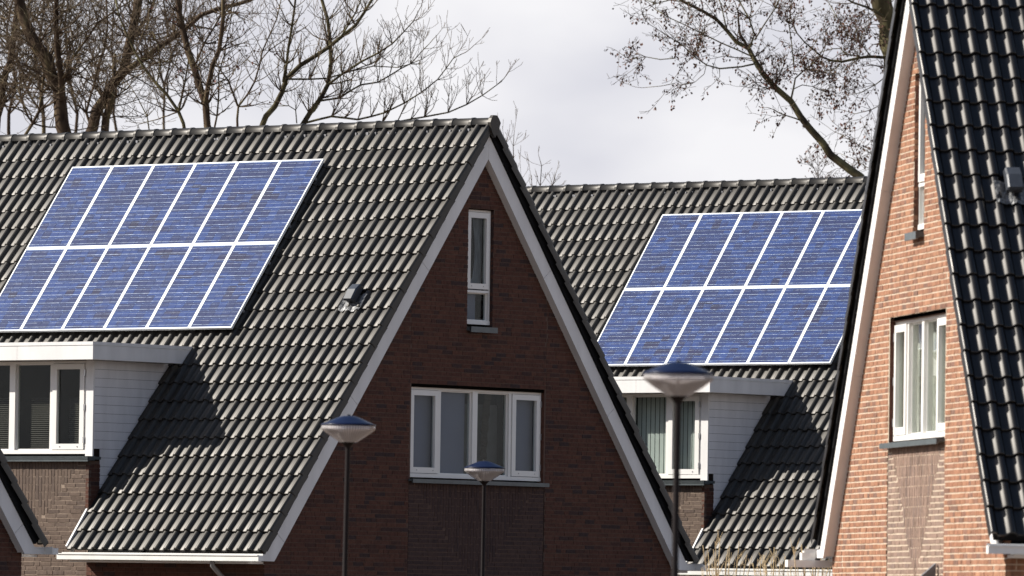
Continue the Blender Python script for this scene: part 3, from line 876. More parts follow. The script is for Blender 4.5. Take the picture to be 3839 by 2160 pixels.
        for y0, y1 in ((F0, F0 + 0.02), (F1 - .02, F1)):
            xr = -((0.30 - (-3.015) * cP) / sP); xr2 = -((0.30 - (-2.815) * cP) / sP); xr3 = -((0.30 + 2.762 * cP) / sP)
            bb = MB(); bb.prism_y([(-4.755, AZ - 3.015), (xr, AZ - 3.015), (xr2, AZ - 2.815), (-4.755, AZ - 2.815)], y0, y1); bb.build('fascia', MT['white'], H)
            bb = MB(); bb.prism_y([(-4.699, AZ - 2.811), (xr2, AZ - 2.811), (xr3, AZ - 2.762), (-4.699, AZ - 2.762)], y0 - .005, y1 + .005); bb.build('roof_trim', MT['white'], H)
        bb = MB(); bb.box(-4.734, -2.9, F0 + .021, F1 - .021, AZ - 3.012, AZ - 2.79); bb.build('dormer_roof', MT['white'], H)
    # ---- roof vent
    for side, v, s in extras:
        mm_ = slope_matrix(side, v, s, 0.41)
        b = MB()
        pr = [(-0.13, 0.0), (-0.13, 0.05), (-0.16, 0.075), (-0.15, 0.115), (0.02, 0.125), (0.14, 0.09), (0.17, 0.0)]   # y,z side outline
        n = len(pr)
        for x in (-0.085, -0.07, 0.07, 0.085):
            for y, z in pr: b.v.append((x, y if abs(x) < .08 else y * .93, z if abs(x) < .08 else z * .82))
        for k in range(3):
            for i in range(n): b.f.append((k * n + i, k * n + (i + 1) % n, (k + 1) * n + (i + 1) % n, (k + 1) * n + i)); b.mi.append(0)
        b.f += [tuple(range(n)), tuple(range(4 * n - 1, 3 * n - 1, -1))]; b.mi += [0, 0]
        o = b.build('roof_vent', MT['vent'], roof); o.matrix_local = mm_
        b = MB(); nx, ny = 16, 8
        rr = random.Random(2)
        for j in range(ny):
            for i in range(nx):
                x = -0.20 + 0.40 * i / (nx - 1); y = -0.27 + 0.30 * j / (ny - 1)
                ph = ((x * side + v + 0.062) / TW) * 2 * math.pi
                b.v.append((x + rr.uniform(-.006, .006), y + rr.uniform(-.012, .012), -0.015 + 0.016 * math.cos(ph) + rr.uniform(-.006, .008)))
        for j in range(ny - 1):
            for i in range(nx - 1): b.f.append((j * nx + i, j * nx + i + 1, (j + 1) * nx + i + 1, (j + 1) * nx + i)); b.mi.append(0)
        f = b.build('flashing', MT['lead'], o)
    return H, roof, HM

YA = 0.880583
oA = Vector((-0.3638, 115.2428, 0))
uA = Vector((math.cos(YA), math.sin(YA), 0)); vA = Vector((-math.sin(YA), math.cos(YA), 0))
oB = oA + uA * 14.21 + Vector((0, 0, -0.035))
oD = oA - uA * 14.20 + Vector((0, 0, 0.03))
yC = -R(81.5)
oC = Vector((4.193, 84.985, 0))

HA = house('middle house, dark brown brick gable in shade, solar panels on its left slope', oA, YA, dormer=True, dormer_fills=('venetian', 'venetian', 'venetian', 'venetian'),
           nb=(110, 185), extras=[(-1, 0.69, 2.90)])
HB = house('rear house between the shaded gable and the sunlit gable, vertical blinds in its white dormer', oB, YA, gable=False, right_tiles=False, dormer=True, dormer_fills=('vertical', 'vertical', 'vertical', 'vertical'),
           nb=(0, 150))
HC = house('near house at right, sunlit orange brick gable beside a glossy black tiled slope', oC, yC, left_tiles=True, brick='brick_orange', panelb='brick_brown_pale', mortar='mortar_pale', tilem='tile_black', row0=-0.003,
           gable_fills=('pale', 'pale', 'pale', 'pale'), style='sun', nb=(300, 0), vend=6.0, extras=[(1, 0.70, 2.83)], tile_front='right')
HD = house('house cut by the lower left corner, only the foot of its white edged roof showing', oD, YA, left_tiles=False, nb=(60, 0), vend=6.0, sep_tiles=60, tile_front='right')

# canopy over the door of the near house, its peak just reaching into the picture
H = HC[0]
b = MB()
zc = AZ - 5.94
b.add([(1.18, 0.10, zc), (1.255, 0.10, zc), (1.255, -0.80, zc - 0.80), (1.18, -0.80, zc - 0.80), (1.18, 0.10, zc - 0.06), (1.255, 0.10, zc - 0.06), (1.255, -0.80, zc - 0.86), (1.18, -0.80, zc - 0.86)],
      [(0, 1, 2, 3), (4, 7, 6, 5), (0, 4, 5, 1), (1, 5, 6, 2), (2, 6, 7, 3), (3, 7, 4, 0)])
b.add([(1.19, 0.10, zc - 0.062), (1.19, -0.78, zc - 0.845), (1.19, 0.10, zc - 0.95), (1.245, 0.10, zc - 0.062), (1.245, -0.78, zc - 0.845), (1.245, 0.10, zc - 0.95)], [(0, 1, 2), (3, 5, 4), (0, 3, 4, 1), (1, 4, 5, 2), (2, 5, 3, 0)])
b.build('canopy', MT['canopy'], H)
# white eaves boxes at the foot of the near house's left slope
b = MB(); b.box(-5.06, -4.90, -0.335, 0.19, AZ - 5.965, AZ - 5.885); b.box(-5.06, -4.93, -0.17, -0.02, AZ - 5.884, AZ - 5.80)
b.build('eaves_box', MT['gutter'], H)

# ------------------------------------------------------------------ solar panels
PWD, PHT = 0.818, 1.598
def panel_meshes():
    fr = MB(); w = 0.022
    fr.box(0, PWD, 0, w, -0.038, 0.0); fr.box(0, PWD, PHT - w, PHT, -0.038, 0.0); fr.box(0, w, w, PHT - w, -0.038, 0); fr.box(PWD - w, PWD, w, PHT - w, -0.038, 0)
    bk = MB(); bk.box(w, PWD - w, w, PHT - w, -0.012, -0.006)
    pitch_x = (PWD - 2 * w - 0.012) / 5; pitch_y = (PHT - 2 * w - 0.016) / 10
    cl = MB(); c_ = 0.0022
    hx, hy = pitch_x / 2 - 0.0022, pitch_y / 2 - 0.0020
    ch = 0.006
    poly = [(-hx + ch, -hy), (hx - ch, -hy), (hx, -hy + ch), (hx, hy - ch), (hx - ch, hy), (-hx + ch, hy), (-hx, hy - ch), (-hx, -hy + ch)]
    cl.add([(x, y, 0) for x, y in poly], [tuple(range(8))])
    bb = MB()
    rb = random.Random(8)
    for j in range(10):
        for t in (0.25, 0.75):
            y = w + 0.008 + (j + t) * pitch_y
            x = w + 0.006
            while x < PWD - w - 0.01:      # ribbon cut into uneven lengths, its broken glints drawn into the shape
                ln = rb.uniform(0.04, 0.16); x2 = min(x + ln, PWD - w - 0.006)
                q = rb.uniform(0.0017, 0.0030) if t < 0.5 else rb.uniform(0.0008, 0.0017)
                tl = rb.uniform(-.0006, .0006)
                bb.quad((x, y - q, -.0030), (x2, y - q, -.0030), (x2, y + q, -.0030 + tl), (x, y + q, -.0030 + tl)); x = x2
    return fr.mesh('frame', MT['alu']), bk.mesh('backsheet', MT['back']), cl.mesh('cell', MT['cell']), bb.mesh('busbars', MT['busbar']), pitch_x, pitch_y, w
FRM, BKM, CLM, BBM, PX_, PY_, PWI = panel_meshes()
clamp = MB(); clamp.box(-0.011, 0.011, -0.022, 0.022, 0, 0.006); CLAMP = clamp.mesh('clamp', MT['metal'])
ORD = ['first', 'second', 'third', 'fourth', 'fifth', 'sixth']
def array(HM, where, v_right, s_top, rot):
    rp = random.Random(rot)
    for row in range(2):
        for i in range(6):      # i counts from the left
            v = v_right + (6 - i) * 0.83 - 0.006
            s = s_top + row * 1.61 + PHT + 0.006
            mtx = HM @ slope_matrix(-1, v, s, 0.497)
            p = bpy.data.objects.new('solar_panel', None); COL.objects.link(p)
            p.empty_display_size = 0.2
            p.matrix_world = mtx
            p['label'] = 'blue solar panel, %s from the left in the %s row on %s' % (ORD[i], ('upper', 'lower')[row], where)
            p['category'] = 'solar panel'; p['group'] = 'solar panels on ' + where
            link('frame', FRM, p); link('backsheet', BKM, p)
            bo = link('busbars', BBM, p, kind='stuff')
            if rp.random() < 0.5:
                bo.location = (PWD, 0, 0); bo.scale = (-1, 1, 1)
            for a in range(5):
                for c in range(10):
                    o = link('cell', CLM, p); o.location = (PWI + 0.006 + (a + .5) * PX_, PWI + 0.008 + (c + .5) * PY_, -0.004)
            if i < 5:
                for y in (0.35, 1.25):
                    o = link('clamp', CLAMP, p); o.location = (PWD + 0.006, y, 0.0)
    # rails under the panels belong to the roof
def rails(roof, v_right, s_top):
    for row in range(2):
        for y in (0.35, 1.25):
            b = MB(); b.box(-4.97, 0.0, -0.02, 0.02, -0.035, 0.0)
            o = b.build('mounting_rail', MT['zinc'], roof); o.matrix_local = slope_matrix(-1, v_right, s_top + row * 1.61 + PHT - y, 0.457)
array(HA[2], "the middle house's roof", 2.63, 0.326, 1); rails(HA[1], 2.63, 0.326)
array(HB[2], "the rear house's roof", 2.63, 0.326, 2); rails(HB[1], 2.63, 0.326)

# ------------------------------------------------------------------ street lamps
def lamp(loc, label, lean):
    T = thing('street_lamp', label, 'street lamp', (loc[0], loc[1], 0), 0, 'street lamps along the street')
    T.rotation_euler = (0, lean, 0)
    zr = loc[2]       # rim height
    b = MB(); b.lathe([(0.035, 0), (0.035, 0.6), (0.028, 0.62), (0.0255, zr - 0.29), (0.0255, zr - 0.23)], 20); b.build('pole', MT['pole'], T, smooth=True)
    b = MB(); b.lathe([(0.026, zr - .245), (0.03, zr - .225), (0.062, zr - .186), (0.088, zr - .180), (0.0, zr - .179)], 28); b.build('neck', MT['pole'], T, smooth=False)
    b = MB(); b.lathe([(0.086, zr - .178), (0.19, zr - .110), (0.268, zr - .052), (0.273, zr - .044), (0.270, zr - .012), (0.268, zr - .010)], 56); b.build('bowl', MT['bowl'], T, smooth=True)
    b = MB(); b.lathe([(0.0, zr - .015), (0.262, zr - .012), (0.277, zr - .010), (0.278, zr + .002), (0.24, zr + .016), (0.17, zr + .046), (0.10, zr + .075), (0.066, zr + .086), (0.05, zr + .088), (0.0, zr + .088)], 56); b.build('cap', MT['lampcap'], T, smooth=True)
    b = MB(); b.lathe([(0.0, zr + .085), (0.019, zr + .086), (0.019, zr + .104), (0.0, zr + .105)], 14); b.build('knob', MT['vent'], T)
    b = MB(); b.lathe([(0.0, zr - .17), (0.012, zr - .17), (0.012, zr - .05), (0.0, zr - .05)], 10); b.build('lamp_tube', MT['white'], T)
    return T
lamp((-1.655, 80.488, 3.553), 'street lamp in front of the long tiled slope, left of the gable windows', R(0.5))
lamp((-0.345, 107.84, 3.629), 'smallest street lamp, its head in front of the wide gable window', R(0.15))
lamp((1.292, 62.264, 3.571), 'largest and nearest street lamp, its head below the right solar panels', R(0.2))

# ------------------------------------------------------------------ trees
def px3(X, Y, dist):
    a, b_ = X - 1919.5, Y - 1080
    d = fwd + crt * (a / 30000) - cup * (b_ / 30000)
    return Vector((0, 0, EYE)) + d * (dist / d.y)

class Tree:
    def __init__(s, label, seed, dist, bark='bark', group='bare trees behind the roofs'):
        s.r = random.Random(seed); s.dist = dist; s.bark = bark; s.limbs = []; s.tw = MB(); s.seed = MB(); s.label = label; s.group = group; s.nt = 0
    def limb(s, pts, w0, w1, slope=0.0, ground=False, z0=0.0):
        """pts: photo pixels (x,y) along the limb; widths in px; slope: metres of depth gained over its length"""
        n = len(pts); P3 = []; RD = []
        k = s.dist / 30000
        for i, (x, y) in enumerate(pts):
            t = i / (n - 1)
            P3.append(px3(x, y, s.dist + z0 + slope * t)); RD.append(max(.004, (w0 + (w1 - w0) * t) * k / 2))
        # resample with kinks
        Q, QR = [], []
        for i in range(n - 1):
            m_ = max(1, int((P3[i + 1] - P3[i]).length / 0.22))
            for j in range(m_):
                t = j / m_
                jit = RD[i] * 0.35
                p0, p1, p2, p3 = P3[max(i - 1, 0)], P3[i], P3[i + 1], P3[min(i + 2, n - 1)]
                c = 0.5 * ((2 * p1) + (p2 - p0) * t + (2 * p0 - 5 * p1 + 4 * p2 - p3) * t * t + (3 * p1 - p0 - 3 * p2 + p3) * t ** 3)
                Q.append(c + Vector((s.r.uniform(-jit, jit), s.r.uniform(-jit, jit) * 2, s.r.uniform(-jit, jit)))); QR.append(RD[i] + (RD[i + 1] - RD[i]) * t)
        Q.append(P3[-1]); QR.append(RD[-1])
        if ground:
            base = Q[0]
            g0 = Vector((base.x + s.r.uniform(-.3, .3), base.y, -0.1))
            pre = [g0.lerp(base, t) for t in (0, .25, .5, .75)]
            Q = pre + Q; QR = [QR[0] * f for f in (1.6, 1.3, 1.15, 1.05)] + QR
        s.limbs.append((Q, QR, ground))
        return Q, QR
    def twig(s, p, d, ln, rad, lvl, up=0.3, spread=0.8, dens=1.0, wob=0.25, seeds=0.0, droop=0.0):
        n = max(3, int(ln / 0.09))
        n = min(n, 9)
        pts = [p.copy()]; dd = d.normalized()
        for i in range(n):
            dd = (dd + Vector((s.r.uniform(-1, 1), s.r.uniform(-1, 1), s.r.uniform(-1, 1))) * wob + Vector((0, 0, up * 0.28 - droop))).normalized()
            pts.append(pts[-1] + dd * (ln / n))
        rads = [max(rad * (1 - 0.62 * i / n), 0.0038) for i in range(n + 1)]
        s.tw.tube(pts, rads, 3 if lvl < 2 else 4); s.nt += 1
        if seeds:
            for i in range(1, n + 1):
                if s.r.random() < seeds: s.seedpod(pts[i])
        if lvl > 0:
            cnt = max(1, int((ln / 0.16) * dens + s.r.random()))
            for _ in range(cnt):
                t = s.r.uniform(0.18, 0.97); i = min(n - 1, int(t * n))
                q = pts[i].lerp(pts[i + 1], t * n - i)
                ax = (pts[i + 1] - pts[i]).normalized()
                side = Vector((s.r.uniform(-1, 1), s.r.uniform(-1, 1), s.r.uniform(-.6, 1))); side = (side - ax * side.dot(ax)).normalized()
                nd = (ax * (1.1 - spread * 0.5) + side * spread).normalized()
                s.twig(q, nd, ln * s.r.uniform(0.28, 0.62), rads[i] * 0.62, lvl - 1, up, spread, dens, wob, seeds, droop)
    def seedpod(s, p):
        for _ in range(s.r.choice((1, 1, 2, 3))):
            c = p + Vector((s.r.uniform(-.05, .05), s.r.uniform(-.05, .05), s.r.uniform(-.09, .0)))
            a = Vector((s.r.uniform(-1, 1), s.r.uniform(-1, 1), s.r.uniform(-.4, .4))).normalized() * s.r.uniform(.012, .03)
            b_ = Vector((s.r.uniform(-.5, .5), s.r.uniform(-.5, .5), -1)).normalized() * s.r.uniform(.03, .075)
            e = a.cross(b_).normalized() * 0.008
            s.seed.add([c, c + b_ * .45 + a + e, c + b_, c + b_ * .5 - a - e], [(0, 1, 2, 3)])
    def dress(s, i0=0, i1=None, every=0.14, ln=(0.4, 1.1), rad=0.011, lvl=2, bias=None, up=0.3, spread=0.8, dens=1.0, wob=0.2, seeds=0.0, tmin=0.1, droop=0.0):
        for Q, QR, gr in s.limbs[i0:i1]:
            st = 5 if gr else 0
            acc = s.r.uniform(0, every)
            m_ = len(Q)
            for i in range(st, m_ - 1):
                seg = (Q[i + 1] - Q[i]); acc += seg.length
                if i < st + tmin * (m_ - st): continue
                while acc > every:
                    acc -= every * s.r.uniform(0.7, 1.3)
                    ax = seg.normalized()
                    side = Vector((s.r.uniform(-1, 1), s.r.uniform(-1, 1), s.r.uniform(-.7, 1)))
                    if bias: side += Vector(bias)
                    side = (side - ax * side.dot(ax)).normalized()
                    d = (ax * s.r.uniform(0.2, 1.0) + side).normalized()
                    rr = min(QR[i] * 0.6, rad * s.r.uniform(.6, 1.2))
                    s.twig(Q[i] + side * QR[i] * .5, d, s.r.uniform(*ln), rr, lvl, up, spread, dens, wob, seeds, droop)
            s.twig(Q[-1], (Q[-1] - Q[-2]), s.r.uniform(*ln), QR[-1], lvl, up, spread, dens, wob, seeds, droop)
    def build(s):
        base = s.limbs[0][0][0]
        T = thing('bare_tree', s.label, 'tree', (base.x, base.y, 0), 0, s.group)
        off = Vector((base.x, base.y, 0))
        for i, (Q, QR, gr) in enumerate(s.limbs):
            b = MB(); b.tube([q - off for q in Q], QR, 8); b.build('trunk' if i == 0 else 'branch', MT[s.bark], T, smooth=True)
        s.tw.v = [(x - off.x, y - off.y, z) for x, y, z in s.tw.v]
        if s.tw.v: s.tw.build('twigs', MT['twig'], T, kind='stuff')
        s.seed.v = [(x - off.x, y - off.y, z) for x, y, z in s.seed.v]
        if s.seed.v: s.seed.build('dry_leaves', MT['seed'], T, kind='stuff')
        return T
Z = lambda pts, ox=0, oy=0: [(ox + x / 2.0125, oy + y / 2.0125) for x, y in pts]

TREE_TWIGS = True
# far left, slim trunk at the very edge
t = Tree('bare tree at the very left edge, slim dark trunk leaning over the roof', 11, 143)
t.limb(Z([(-40, 1080), (0, 790), (30, 640), (75, 460), (110, 280), (125, 120), (140, -60), (170, -260)]), 32, 22, 0.5, True)
t.limb(Z([(40, 640), (160, 620), (330, 590), (520, 560), (640, 590)]), 7, 4, -.4)
t.limb(Z([(110, 280), (200, 190), (330, 80), (420, -60)]), 9, 5, .6)
t.limb(Z([(30, 640), (-60, 420), (-120, 150)]), 10, 6, .6)
t.dress(every=0.075, ln=(.6, 1.6), rad=.016, lvl=3, up=.15, spread=.95, dens=.55, wob=.3)
t.build()
# thick dark twisted trunk
t = Tree('bare tree with the thickest dark trunk, bending left above the ridge', 12, 141)
t.limb(Z([(500, 1060), (485, 940), (462, 800), (440, 680), (400, 560), (345, 460), (285, 340), (225, 230), (180, 110), (140, -60), (100, -260)]), 58, 40, .3, True)
t.limb(Z([(462, 760), (470, 600), (440, 420), (425, 250), (420, 80), (430, -140)]), 27, 18, -.6)
t.limb(Z([(180, 1030), (250, 930), (295, 830), (315, 700), (330, 580), (350, 480)]), 13, 11, .4)
t.limb(Z([(490, 510), (570, 410), (660, 290), (740, 170), (860, 90), (980, 10)]), 11, 5, -.5)
t.dress(every=0.08, ln=(.6, 1.6), rad=.016, lvl=3, up=.2, spread=.95, dens=.5, wob=.3)
t.build()
# second thick trunk with the long diagonal branch
t = Tree('bare tree with a thick trunk and one long dark bough slanting up to the right', 13, 145)
t.limb(Z([(655, 1080), (690, 960), (740, 840), (800, 740), (860, 640), (930, 540), (965, 430), (975, 300), (1005, 150), (1040, -20), (1070, -240)]), 46, 34, .5, True)
t.limb(Z([(850, 640), (950, 530), (1080, 440), (1200, 350), (1330, 270), (1430, 190), (1520, 110), (1700, 60), (1880, 10), (2020, -60)]), 26, 13, -.8)
t.limb(Z([(780, 1010), (800, 900), (830, 780), (855, 660)]), 34, 28, .1)
t.limb(Z([(975, 300), (1080, 180), (1150, 40), (1190, -120)]), 13, 8, .7)
t.limb(Z([(700, 990), (650, 850), (690, 700), (740, 520), (790, 360), (810, 180), (800, 0)]), 11, 7, .5)
t.dress(every=0.085, ln=(.5, 1.4), rad=.015, lvl=3, up=.25, spread=.9, dens=.5, wob=.28)
t.build()
# pale slender tree
t = Tree('slender pale barked bare tree forking low behind the ridge', 14, 139, 'bark_green')
t.limb(Z([(1405, 1040), (1380, 930), (1345, 840), (1260, 720), (1180, 630), (1090, 520), (1020, 400), (960, 270), (900, 120), (860, -60)]), 15, 6, .4, True)
t.limb(Z([(1345, 840), (1370, 740), (1395, 620), (1415, 500), (1430, 380)]), 10, 5, -.3)
t.limb(Z([(1180, 630), (1210, 500), (1195, 350), (1150, 240)]), 6, 3, .3)
t.limb(Z([(1130, 1000), (1110, 880), (1040, 740), (990, 660)]), 6, 3, .3)
t.limb(Z([(1395, 560), (1300, 470), (1150, 440), (1000, 450)]), 6, 3, .4)
t.dress(every=0.10, ln=(.4, 1.1), rad=.013, lvl=3, up=.3, spread=.9, dens=.5, wob=.25)
t.build()
# forked dark tree
t = Tree('dark bare tree forking in a V just above the ridge tiles', 15, 138)
t.limb(Z([(1590, 1050), (1570, 940), (1545, 800), (1500, 660), (1465, 520), (1420, 380), (1375, 230), (1350, 90), (1345, -60), (1350, -250)]), 30, 22, .4, True)
t.limb(Z([(1550, 790), (1570, 640), (1610, 500), (1650, 380), (1670, 250), (1690, 120), (1680, -40)]), 21, 15, -.4)
t.limb(Z([(1480, 470), (1540, 330), (1620, 200), (1680, 80), (1720, -60)]), 9, 5, .6)
t.limb(Z([(1620, 960), (1650, 760), (1650, 560), (1690, 420), (1720, 250)]), 8, 4, .3)
t.dress(every=0.11, ln=(.4, 1.1), rad=.014, lvl=3, up=.3, spread=.9, dens=.5, wob=.25, seeds=.05)
t.build()
# thin Y tree
t = Tree('thin bare tree with a wide open fork against the sky', 16, 137)
t.limb(Z([(1795, 1020), (1790, 900), (1800, 800), (1870, 710), (1920, 620), (1955, 500), (1980, 380), (2040, 250), (2090, 140), (2120, 0)]), 10, 4, .3, True)
t.limb(Z([(1795, 800), (1755, 700), (1720, 610), (1670, 540)]), 9, 6, -.2)
t.limb(Z([(1955, 470), (2030, 380), (2130, 310), (2200, 270)]), 5, 3, .3)
t.dress(every=0.12, ln=(.35, .9), rad=.010, lvl=2, up=.35, spread=.85, dens=.6, wob=.22, seeds=.04)
t.build()
# the spreading tree
t = Tree('wide spreading bare tree whose boughs arch down to the right over the ridge', 17, 140, 'bark_green')
t.limb(Z([(1960, 1000), (2010, 880), (2070, 800), (2130, 690), (2160, 600), (2260, 500), (2380, 430), (2480, 360), (2576, 275), (2680, 190), (2760, 80), (2840, -60)]), 24, 10, .3, True)
t.limb(Z([(2140, 620), (2160, 480), (2180, 350), (2200, 200), (2220, 60), (2240, -100)]), 12, 8, -.5)
t.limb(Z([(2270, 950), (2340, 850), (2420, 740), (2480, 640), (2500, 480), (2490, 300), (2470, 150), (2430, 0), (2400, -160)]), 21, 12, .5)
t.limb(Z([(2480, 640), (2580, 560), (2720, 470), (2850, 400), (2960, 330), (3050, 240), (3120, 160), (3160, 80)]), 10, 3, -.4)
t.limb(Z([(2170, 600), (2330, 600), (2470, 590), (2640, 540), (2800, 480), (2900, 420)]), 8, 3, .4)
t.limb(Z([(2420, 760), (2560, 740), (2720, 640), (2850, 620), (3020, 520), (3100, 480), (3200, 370), (3240, 330)]), 8, 3, .5)
t.limb(Z([(2300, 930), (2500, 880), (2700, 900), (2900, 850), (3050, 780), (3180, 700), (3300, 600), (3420, 440), (3480, 410)]), 9, 3, -.4)
t.limb(Z([(2790, 930), (3000, 920), (3200, 880), (3380, 850), (3520, 790), (3640, 720), (3750, 640), (3800, 595)]), 8, 3, .2)
t.limb(Z([(2240, 930), (2230, 830), (2180, 800), (2090, 800)]), 5, 3, .2)
t.limb(Z([(2576, 270), (2680, 100), (2740, -40)]), 8, 5, .2)
t.limb(Z([(2640, 540), (2820, 500), (3000, 510), (3180, 450), (3260, 400)]), 5, 2, -.2)
t.dress(every=0.085, ln=(.3, .8), rad=.013, lvl=2, up=.55, spread=.8, dens=.62, wob=.18, bias=(0.2, 0, .5))
t.build()
# trees further back that thicken the left side
for k, (x, lab, w_) in enumerate(((70, 'bare tree deep behind the far left trunk, fine twigs only', 15), (330, 'background bare tree between the two thickest trunks', 17), (560, 'background bare tree seen through the boughs of the two thickest trunks', 14), (900, 'background bare tree right of the second thick trunk', 12), (1240, 'background bare tree behind the slender pale barked one', 11))):
    r = random.Random(40 + k)
    t = Tree(lab, 50 + k, 156 + 4 * k)
    pts = [(x, 1080)]
    for i in range(1, 7): pts.append((pts[-1][0] + r.uniform(-50, 60), 1080 - i * 220))
    t.limb(Z(pts), w_, 5, .3, True)
    for q in range(5):
        i = r.randint(1, 4); sx = r.choice((-1, 1)); p0 = pts[i]; dx = sx * r.uniform(90, 190)
        t.limb(Z([p0, (p0[0] + dx * .5, p0[1] - 110), (p0[0] + dx * .9, p0[1] - 260), (p0[0] + dx * 1.3, p0[1] - 450)]), w_ * .45, 3, r.uniform(-1, 1))
    t.dress(every=0.17, ln=(.5, 1.4), rad=.014, lvl=3, up=.25, spread=.9, dens=.36, wob=.28)
    t.build()
# tops of small trees in the gap
t = Tree('top of a small bare tree showing between the two main roofs', 18, 150, 'bark')
t.limb(Z([(1310, 1700), (1340, 1450), (1300, 1230), (1295, 1100), (1305, 980)], 1280), 6, 2, .2, True)
t.limb(Z([(1300, 1200), (1240, 1080), (1190, 960)], 1280), 4, 2); t.limb(Z([(1320, 1250), (1360, 1350), (1350, 1260)], 1280), 3, 2)
t.limb(Z([(1480, 1600), (1500, 1400), (1510, 1250), (1490, 1180)], 1280), 5, 2); t.limb(Z([(1450, 1500), (1430, 1330)], 1280), 4, 2); t.limb(Z([(1570, 1560), (1590, 1400), (1620, 1300)], 1280), 5, 2)
t.dress(every=.12, ln=(.2, .45), rad=.006, lvl=1, up=.7, spread=.6, dens=.9, wob=.2)
t.build()
t = Tree('top of a small bare tree showing above the rear ridge, left of the sloping trunk', 19, 160, 'bark')
t.limb(Z([(1030, 1560), (1025, 1380), (1020, 1250), (1015, 1130)], 2560), 5, 2, .2, True)
t.limb(Z([(1025, 1340), (980, 1250), (965, 1190)], 2560), 3, 2); t.limb(Z([(1025, 1330), (1070, 1250), (1085, 1200)], 2560), 3, 2)
t.dress(every=.09, ln=(.15, .4), rad=.005, lvl=2, up=.5, spread=.7, dens=.9, wob=.25, seeds=.2)
t.build()
# leaning tree with dead leaves
t = Tree('tree leaning left over the rear ridge, hung with reddish dead leaves', 20, 146, 'bark_green', 'trees with dead leaves')
t.limb(Z([(1420, 1440), (1330, 1340), (1250, 1280), (1120, 1180), (1065, 1090), (960, 970), (880, 880), (815, 765), (700, 650), (610, 560), (545, 450), (500, 370), (400, 315), (330, 220), (260, 150), (150, 85), (0, 10), (-120, -80)], 2560), 34, 9, .6, True)
t.limb(Z([(600, 560), (560, 500), (530, 440), (500, 370)], 2560), 15, 13, .2)
t.limb(Z([(540, 480), (440, 505), (280, 520), (180, 490), (90, 430), (0, 345), (-100, 280), (-180, 230)], 2560), 7, 3, -.5)
t.limb(Z([(520, 425), (410, 375), (290, 325), (160, 260), (20, 190), (-110, 130), (-210, 70)], 2560), 6, 3, .6)
t.limb(Z([(815, 765), (835, 660), (850, 590), (920, 525), (1010, 460), (1060, 370), (1110, 280)], 2560), 8, 3, -.4)
t.limb(Z([(840, 670), (900, 640), (980, 655), (1060, 690), (1130, 715)], 2560), 4, 2, .3)
t.limb(Z([(900, 915), (850, 895), (780, 870), (720, 848)], 2560), 6, 4, .1)
t.limb(Z([(500, 370), (540, 260), (500, 140), (430, 20), (400, -120)], 2560), 8, 5, .5)
t.limb(Z([(180, 480), (160, 560), (90, 620), (0, 640)], 2560), 3, 2, .2); t.limb(Z([(275, 520), (280, 580), (250, 610)], 2560), 3, 2)
t.limb(Z([(540, 300), (620, 180), (700, 60), (760, -80)], 2560), 6, 4, -.5); t.limb(Z([(330, 220), (300, 80), (260, -60)], 2560), 6, 4, .4)
t.limb(Z([(840, 520), (820, 330), (800, 180), (820, 20), (830, -120)], 2560), 5, 3, .6)
t.limb(Z([(-60, 440), (-170, 450), (-280, 430), (-400, 450), (-470, 405)], 2560), 4, 2, .3); t.limb(Z([(60, 20), (-100, 0), (-210, 30), (-300, -10)], 2560), 5, 3, .3)
t.limb(Z([(-60, 630), (-160, 650), (-270, 660)], 2560), 3, 2, .3)
t.dress(every=0.11, ln=(.3, .9), rad=.0095, lvl=2, up=.05, spread=.95, dens=.65, wob=.3, seeds=.3, tmin=.38, droop=.03)
t.build()
t = Tree('massive mossy trunk behind the peak of the sunlit gable, dead leaves on its drooping twigs', 21, 148, 'bark_green', 'trees with dead leaves')
t.limb(Z([(1640, 900), (1610, 650), (1575, 430), (1560, 300), (1530, 180), (1500, 60), (1470, -80), (1430, -300)], 2560), 66, 84, .4, True)
t.limb(Z([(1600, 440), (1530, 432), (1420, 425), (1330, 440), (1200, 468), (1120, 455), (1050, 430), (980, 370), (920, 320), (860, 250), (820, 150)], 2560), 13, 4, -.8)
t.limb(Z([(1340, 430), (1250, 412), (1210, 395), (1195, 365), (1130, 370), (1050, 390)], 2560), 6, 3, .3)
t.limb(Z([(1510, 120), (1400, 60), (1280, 20), (1150, -60)], 2560), 10, 6, -.5); t.limb(Z([(1180, 480), (1150, 520), (1080, 545), (960, 520), (860, 540)], 2560), 4, 2, .4)
t.limb(Z([(1420, 425), (1340, 330), (1240, 260), (1170, 140), (1100, 20)], 2560), 5, 3, .5); t.limb(Z([(1560, 560), (1450, 640), (1340, 700), (1240, 720)], 2560), 5, 2, .4)
t.limb(Z([(1550, 760), (1420, 830), (1300, 860), (1200, 830)], 2560), 4, 2, .4); t.limb(Z([(1500, 1350), (1420, 1160), (1300, 1080), (1180, 1010)], 2560), 3, 2, .4)
t.limb(Z([(1440, 1300), (1330, 1220), (1190, 1160)], 2560), 2, 1.5, .4)
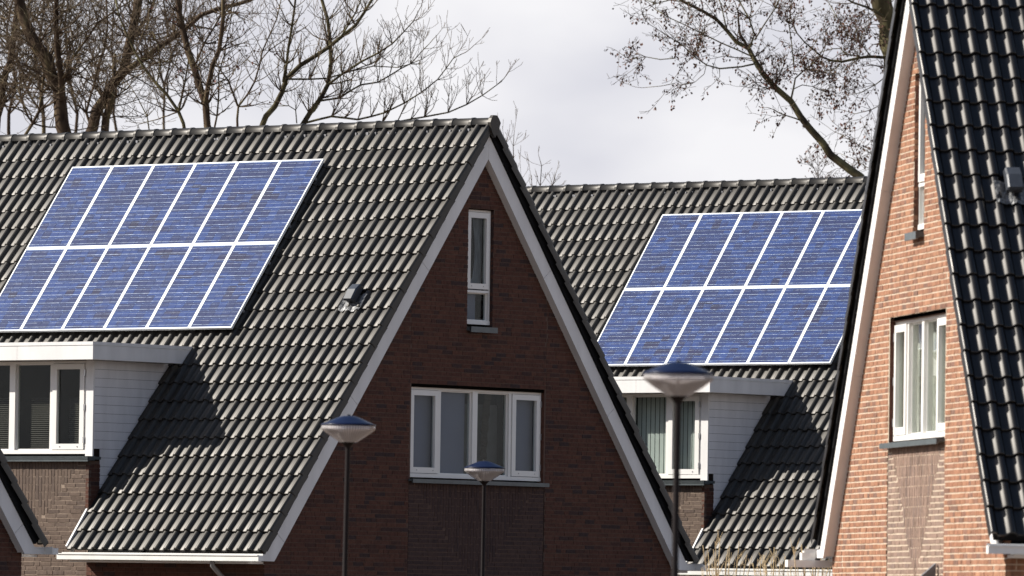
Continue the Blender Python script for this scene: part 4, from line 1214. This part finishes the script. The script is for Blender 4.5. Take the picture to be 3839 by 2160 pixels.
t.limb(Z([(1500, 60), (1420, 140), (1330, 200), (1250, 330)], 2560), 5, 2, -.5)
t.dress(every=0.11, ln=(.3, .9), rad=.0095, lvl=2, up=0, spread=.95, dens=.65, wob=.3, seeds=.3, tmin=.2, droop=.05)
t.build()

# ------------------------------------------------------------------ bare stems of shrubs in front of the rear house
def shrub(label, X, dist, tops, seed):
    r = random.Random(seed)
    base = px3(X, 2160, dist); base.z = 0
    T = thing('bare_shrub', label, 'shrub', base, 0, 'bare shrubs in front of the rear house')
    tops = list(tops) + [(X + r.uniform(-75, 75), r.uniform(2075, 2135)) for _ in range(8)]
    for si, (tx, ty) in enumerate(tops):
        fk = 1.0 if si < len(tops) - 8 else 0.6
        p = px3(tx, ty, dist + r.uniform(-.3, .3)) - base
        b = MB()
        c = Vector((r.uniform(-.12, .12), r.uniform(-.2, .2), 0))
        mid = c.lerp(p, .55) + Vector(((c.x - p.x) * .10, 0, .1)); 
        pts = [c, c.lerp(mid, .5), mid, mid.lerp(p, .5), p]
        b.tube(pts, [fk * q_ for q_ in (.013, .012, .0105, .008, .004)], 5)
        for _ in range(3):
            t_ = r.uniform(.45, .95); q = mid.lerp(p, t_)
            d = Vector((r.uniform(-.1, .1), r.uniform(-.1, .1), r.uniform(.08, .22))); b.tube([q, q + d * .5, q + d], [.004, .003, .002], 3)
        b.build('stem', MT['stem'], T, smooth=True)
shrub('clump of bare straw coloured stems at left, below the rear dormer', 2705, 92, [(2635, 2045), (2655, 2070), (2682, 2030), (2675, 2060), (2700, 2020), (2730, 2055), (2735, 2045), (2772, 2030), (2800, 2080), (2820, 2085)], 3)
shrub('clump of bare straw coloured stems in the middle, before the low tiled eave', 2905, 94, [(2822, 2110), (2862, 2080), (2850, 2090), (2903, 2052), (2872, 2120), (2945, 2085), (2940, 2130), (2925, 2110)], 4)
shrub('clump of bare straw coloured stems at right, at the foot of the sunlit gable', 3050, 90, [(2976, 2050), (2990, 2120), (3005, 2040), (3020, 2070), (3045, 2080), (3060, 2085), (3118, 2095), (2960, 2110), (3085, 2100)], 5)
